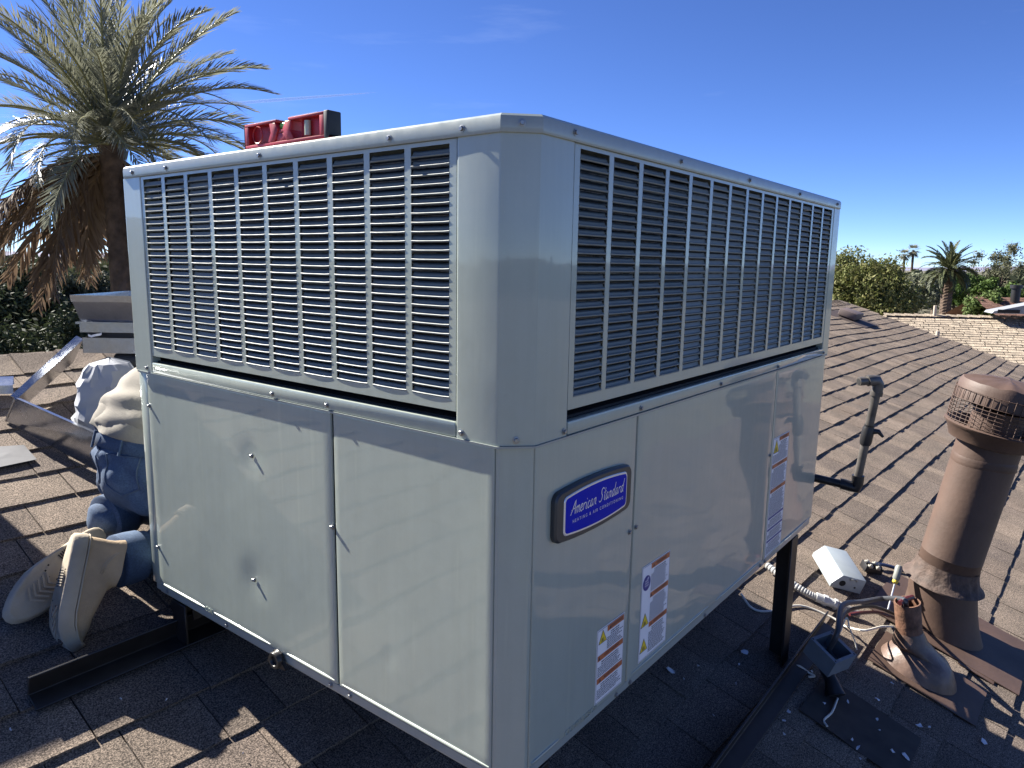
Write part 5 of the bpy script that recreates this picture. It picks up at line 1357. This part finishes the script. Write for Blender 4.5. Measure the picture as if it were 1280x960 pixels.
tree("dark green tree right behind the date palm trunk", 1214, 338, 80, 36, m_lgreen, .17, 8000, 40, 6)
tree("tall thin-leaved eucalyptus at the right edge", 1258, 302, 84, 42, m_leuc, .14, 7500, 46, 7, sparse=.75, jag=.35)
tree("grey-green tree filling the gap beside the silvery tree", 1195, 352, 85, 60, m_leuc, .18, 8000, 50, 17)
tree("bright green leafy shrub beside the brown roof", 1236, 357, 40, 26, m_lbright, .10, 6000, 30, 8, cat="shrub", name="shrub")
tree("low green tree behind the brown roof, right edge", 1290, 352, 60, 40, m_lgreen, .15, 6000, 30, 18)
tree("broad dark bush behind the ducts on the left", 70, 378, 13, 120, m_ldark, .050, 42000, 130, 9, cat="bush", name="bush", zbot=-4.0)
tree("dark bush at the left edge of the roof ridge", -20, 392, 12, 70, m_ldark, .05, 16000, 60, 19, cat="bush", name="bush", zbot=-4.0)
tree("leafy tree at the far left edge beyond the dark bush", 15, 326, 24, 58, m_ldark, .085, 44000, 90, 10)
tree("tree between the hanging dead fronds and the dark bush", 75, 342, 28, 46, m_lgrey, .085, 30000, 70, 11)
tree("pale sunlit tree left of the palm trunk", 120, 338, 30, 42, m_lgrey, .085, 30000, 70, 12)
tree("dark tree hidden behind the palm trunk", 180, 350, 26, 50, m_ldark, .09, 16000, 46, 13)

rs = np.random.RandomState(31); NL_ = 150000; VV = []
ang = rs.uniform(-math.pi, math.pi, NL_); dist = rs.uniform(95, 170, NL_)
hh_ = np.array([4.3+1.3*mnoise.noise(Vector((math.cos(a)*28, math.sin(a)*28, 0)))+1.2*mnoise.noise(Vector((math.cos(a)*90, math.sin(a)*90, 5))) for a in ang])
pos = np.stack([CAM.x+dist*np.cos(ang), CAM.y+dist*np.sin(ang), GZ+hh_*(dist/130)**.35*rs.rand(NL_)**.7], 1)
tv = rs.normal(size=(NL_, 3)); tv /= np.linalg.norm(tv, axis=1)[:, None]; bv = np.cross(tv, rs.normal(size=(NL_, 3))); bv /= np.linalg.norm(bv, axis=1)[:, None]; sz = (.28+.40*rs.rand(NL_))[:, None]
V = np.stack([pos-tv*sz, pos-bv*sz*.6, pos+tv*sz, pos+bv*sz*.6], 1).reshape(-1, 3)
me = bpy.data.meshes.new("far_trees"); me.from_pydata(V.tolist(), [], [(4*i, 4*i+1, 4*i+2, 4*i+3) for i in range(NL_)]); me.materials.append(leaf_mat("far_leaf", [(.05, .06, .03), (.075, .085, .045), (.035, .045, .022)], .15))
struct(link("far_trees", me), 'stuff', "low far-off belt of trees along the horizon")['category'] = "woods"

# ------------------------------------------------------------------ neighbouring houses
def slope_house(name, label, ridge_a, ridge_b, down, slope_len, mat, exposure, tabw, seed, wallmat):
    """gabled house: ridge from a to b, near slope running along 'down' (unit vector), shingled"""
    t = thing(name, label, "house", ((ridge_a+ridge_b)/2).xy.to_3d()+Vector((0,0,GZ))); q = random.Random(seed)
    ax_ = (ridge_b-ridge_a); ln = ax_.length; ax_.normalize(); nn_ = ax_.cross(down).normalized(); nn_ = nn_ if nn_.z > 0 else -nn_
    rf = MB(); back = Vector((-down.x, -down.y, down.z))
    o0 = -nn_*.02
    rf.add([ridge_a+o0, ridge_b+o0, ridge_b+down*slope_len+o0, ridge_a+down*slope_len+o0, ridge_a+back*slope_len+o0, ridge_b+back*slope_len+o0], [(0,3,2,1),(0,1,5,4)])
    ro = build("roof", rf, mat, t)
    sm = MB(); rows = int(slope_len/exposure)
    for r_ in range(rows):
        x = q.uniform(-.2, 0)
        while x < ln:
            w = tabw*q.uniform(.6, 1.4); th_ = q.uniform(.010, .018)
            p0 = ridge_a+ax_*x+down*(r_*exposure); p1 = p0+ax_*(w-.022); d_ = down*(exposure+q.uniform(-.01, .01))
            sm.add([p0+nn_*.001, p1+nn_*.001, p1+d_+nn_*th_, p0+d_+nn_*th_, p1+d_-nn_*.01, p0+d_-nn_*.01], [(0,3,2,1),(3,5,4,2)]); x += w
    struct(build("shingles", sm, mat, ro), 'stuff')
    wm = MB(); e1 = ridge_a+down*(slope_len-.4); e2 = ridge_b+down*(slope_len-.4); f1 = ridge_a+back*(slope_len-.4); f2 = ridge_b+back*(slope_len-.4); i1 = ax_*.4
    wm.prism([((e1+i1).x, (e1+i1).y), ((e2-i1).x, (e2-i1).y), ((f2-i1).x, (f2-i1).y), ((f1+i1).x, (f1+i1).y)], GZ, e1.z-.15)
    build("wall", wm, wallmat, t); return t, ro
va = Vector((fw.x, fw.y, 0)).normalized(); vdir = (Vector((ray(1200, 400).x, ray(1200, 400).y, 0))).normalized()
Ra, Rb = atd(1104, 394, 21.5), atd(1330, 384, 20.0); Rb.z = Ra.z + .06
horiz = Vector((-(Rb-Ra).y, (Rb-Ra).x, 0)).normalized(); horiz = horiz if horiz.dot(vdir) < 0 else -horiz
tan_house, tan_roof = slope_house("neighbor_house", "neighboring house with pale tan shingle roof beyond the brown roof", Ra, Rb, (horiz+Vector((0,0,-.30))).normalized(), 8.5, m_tan_shingle, .17, .36, 2, m_stucco)
rc = MB(); axr = (Rb-Ra).normalized(); x = 0
while x < (Rb-Ra).length:
    c = Ra+axr*x; rc.add([c+horiz*.16+Vector((0,0,.02)), c+axr*.30+horiz*.16+Vector((0,0,.0)), c+axr*.30+Vector((0,0,.05)), c+Vector((0,0,.075)), c+axr*.30-horiz*.16, c-horiz*.16+Vector((0,0,.02))], [(0,1,2,3),(3,2,4,5)]); x += .27
struct(build("ridge_shingles", rc, m_tan_shingle, tan_roof), 'stuff')
def vent_stub(u, v, D, h, label):
    P = atd(u, v, D); m = MB(); m.tube([P-Vector((0,0,.25)), P+Vector((0,0,h))], .045, 10); o = build("vent_pipe", m, m_stucco, tan_house, smooth=True); return o
vent_stub(1168, 394, 21.0, .28, ""); vent_stub(1172, 419, 17.6, .10, "")
# brown roof farther off, with chimney
Ba, Bb_ = atd(1218, 371, 40), atd(1345, 366, 40); Bb_.z = Ba.z
hz2 = Vector((-(Bb_-Ba).y, (Bb_-Ba).x, 0)).normalized(); hz2 = hz2 if hz2.dot(vdir) < 0 else -hz2
bh, br_ = slope_house("brown_house", "distant house with dark reddish-brown roof and chimney flue", Ba, Bb_, (hz2+Vector((0,0,-.42))).normalized(), 5.0, m_brown_roof, .25, .45, 5, m_stucco)
m = MB(); P = atd(1269, 372, 39.5); m.tube([P-Vector((0,0,.4)), P+Vector((0,0,.50))], .22, 10); m.tube([P+Vector((0,0,.50)), P+Vector((0,0,.68))], .30, 10); build("chimney", m, m_black, bh, smooth=True)
# skylight unit on the tan roof ridge
skl = thing("roof_cooler", "grey metal rooftop housing with a clear dome beyond the tan roof", "skylight", atd(1265, 392, 20.3))
dwn = horiz; B0 = atd(1262, 391, 20.3)
m = MB(); Mx = Matrix((axr, dwn, Vector((0,0,1)))).transposed().to_4x4(); Mx.translation = B0
m.prism([(-.55, 0), (1.6, 0), (1.6, .28), (.45, .30), (-.50, .06)], -.3, .5, M=Mx @ Matrix(((1,0,0,0),(0,0,1,0),(0,1,0,0),(0,0,0,1)))); build("housing", m, simple("grey_housing", (.22, .23, .245), .6), skl)
m = MB(); m.box((-.42, .50, .02), (.10, .515, .11), M=Mx); build("dark_opening", m, m_void, skl)
m = MB(); prof = [(.62*math.cos(a), .42*math.sin(a)) for a in np.linspace(0, math.pi/2, 9)]; m.lathe(prof, 28, M=Mx @ Matrix.Translation((.95, .1, .18)))
mg, ntg, bg = new_mat("dome_plastic"); bg.inputs["Base Color"].default_value = (.6, .66, .72, 1); bg.inputs["Roughness"].default_value = .12; bg.inputs["Transmission Weight"].default_value = .35
build("dome", m, mg, skl, smooth=True)
m = MB(); 
for a in (0, math.pi/3, 2*math.pi/3): m.tube([Mx @ (Vector((.95, .1, .18))+Vector((.63*math.cos(b)*math.cos(a), .63*math.cos(b)*math.sin(a), .43*math.sin(b)))) for b in np.linspace(0, math.pi, 17)], .012, 5)
build("dome_rib", m, m_galv, skl, smooth=True)
# pale house glimpsed through the left trees
Wa, Wb = atd(-60, 362, 46), atd(52, 366, 46); Wb.z = Wa.z
hz3 = Vector((-(Wb-Wa).y, (Wb-Wa).x, 0)).normalized(); hz3 = hz3 if hz3.dot(va) < 0 else -hz3
slope_house("white_house", "white house glimpsed through trees at the left edge", Wa, Wb, (hz3+Vector((0,0,-.3))).normalized(), 3.4, simple("white_roof", (.5, .48, .44), .8), .4, 1.0, 6, simple("white_wall", (.74, .73, .70), .9))
# contrail: a thin streak of ice cloud far up
mc, ntc, bc = new_mat("contrail_ice"); bc.inputs["Base Color"].default_value = (.8, .8, .8, 1); bc.inputs["Alpha"].default_value = .2; bc.inputs["Roughness"].default_value = 1
cm = MB(); cm.tube([atd(262+i*26, 131.5-i*2.0, 7000) for i in range(9)], [.5, 9, 13, 14, 13, 11, 9, 6, .5], 8)
tag(build("contrail", cm, mc, smooth=True), "thin white contrail in the blue sky right of the palm", "contrail")
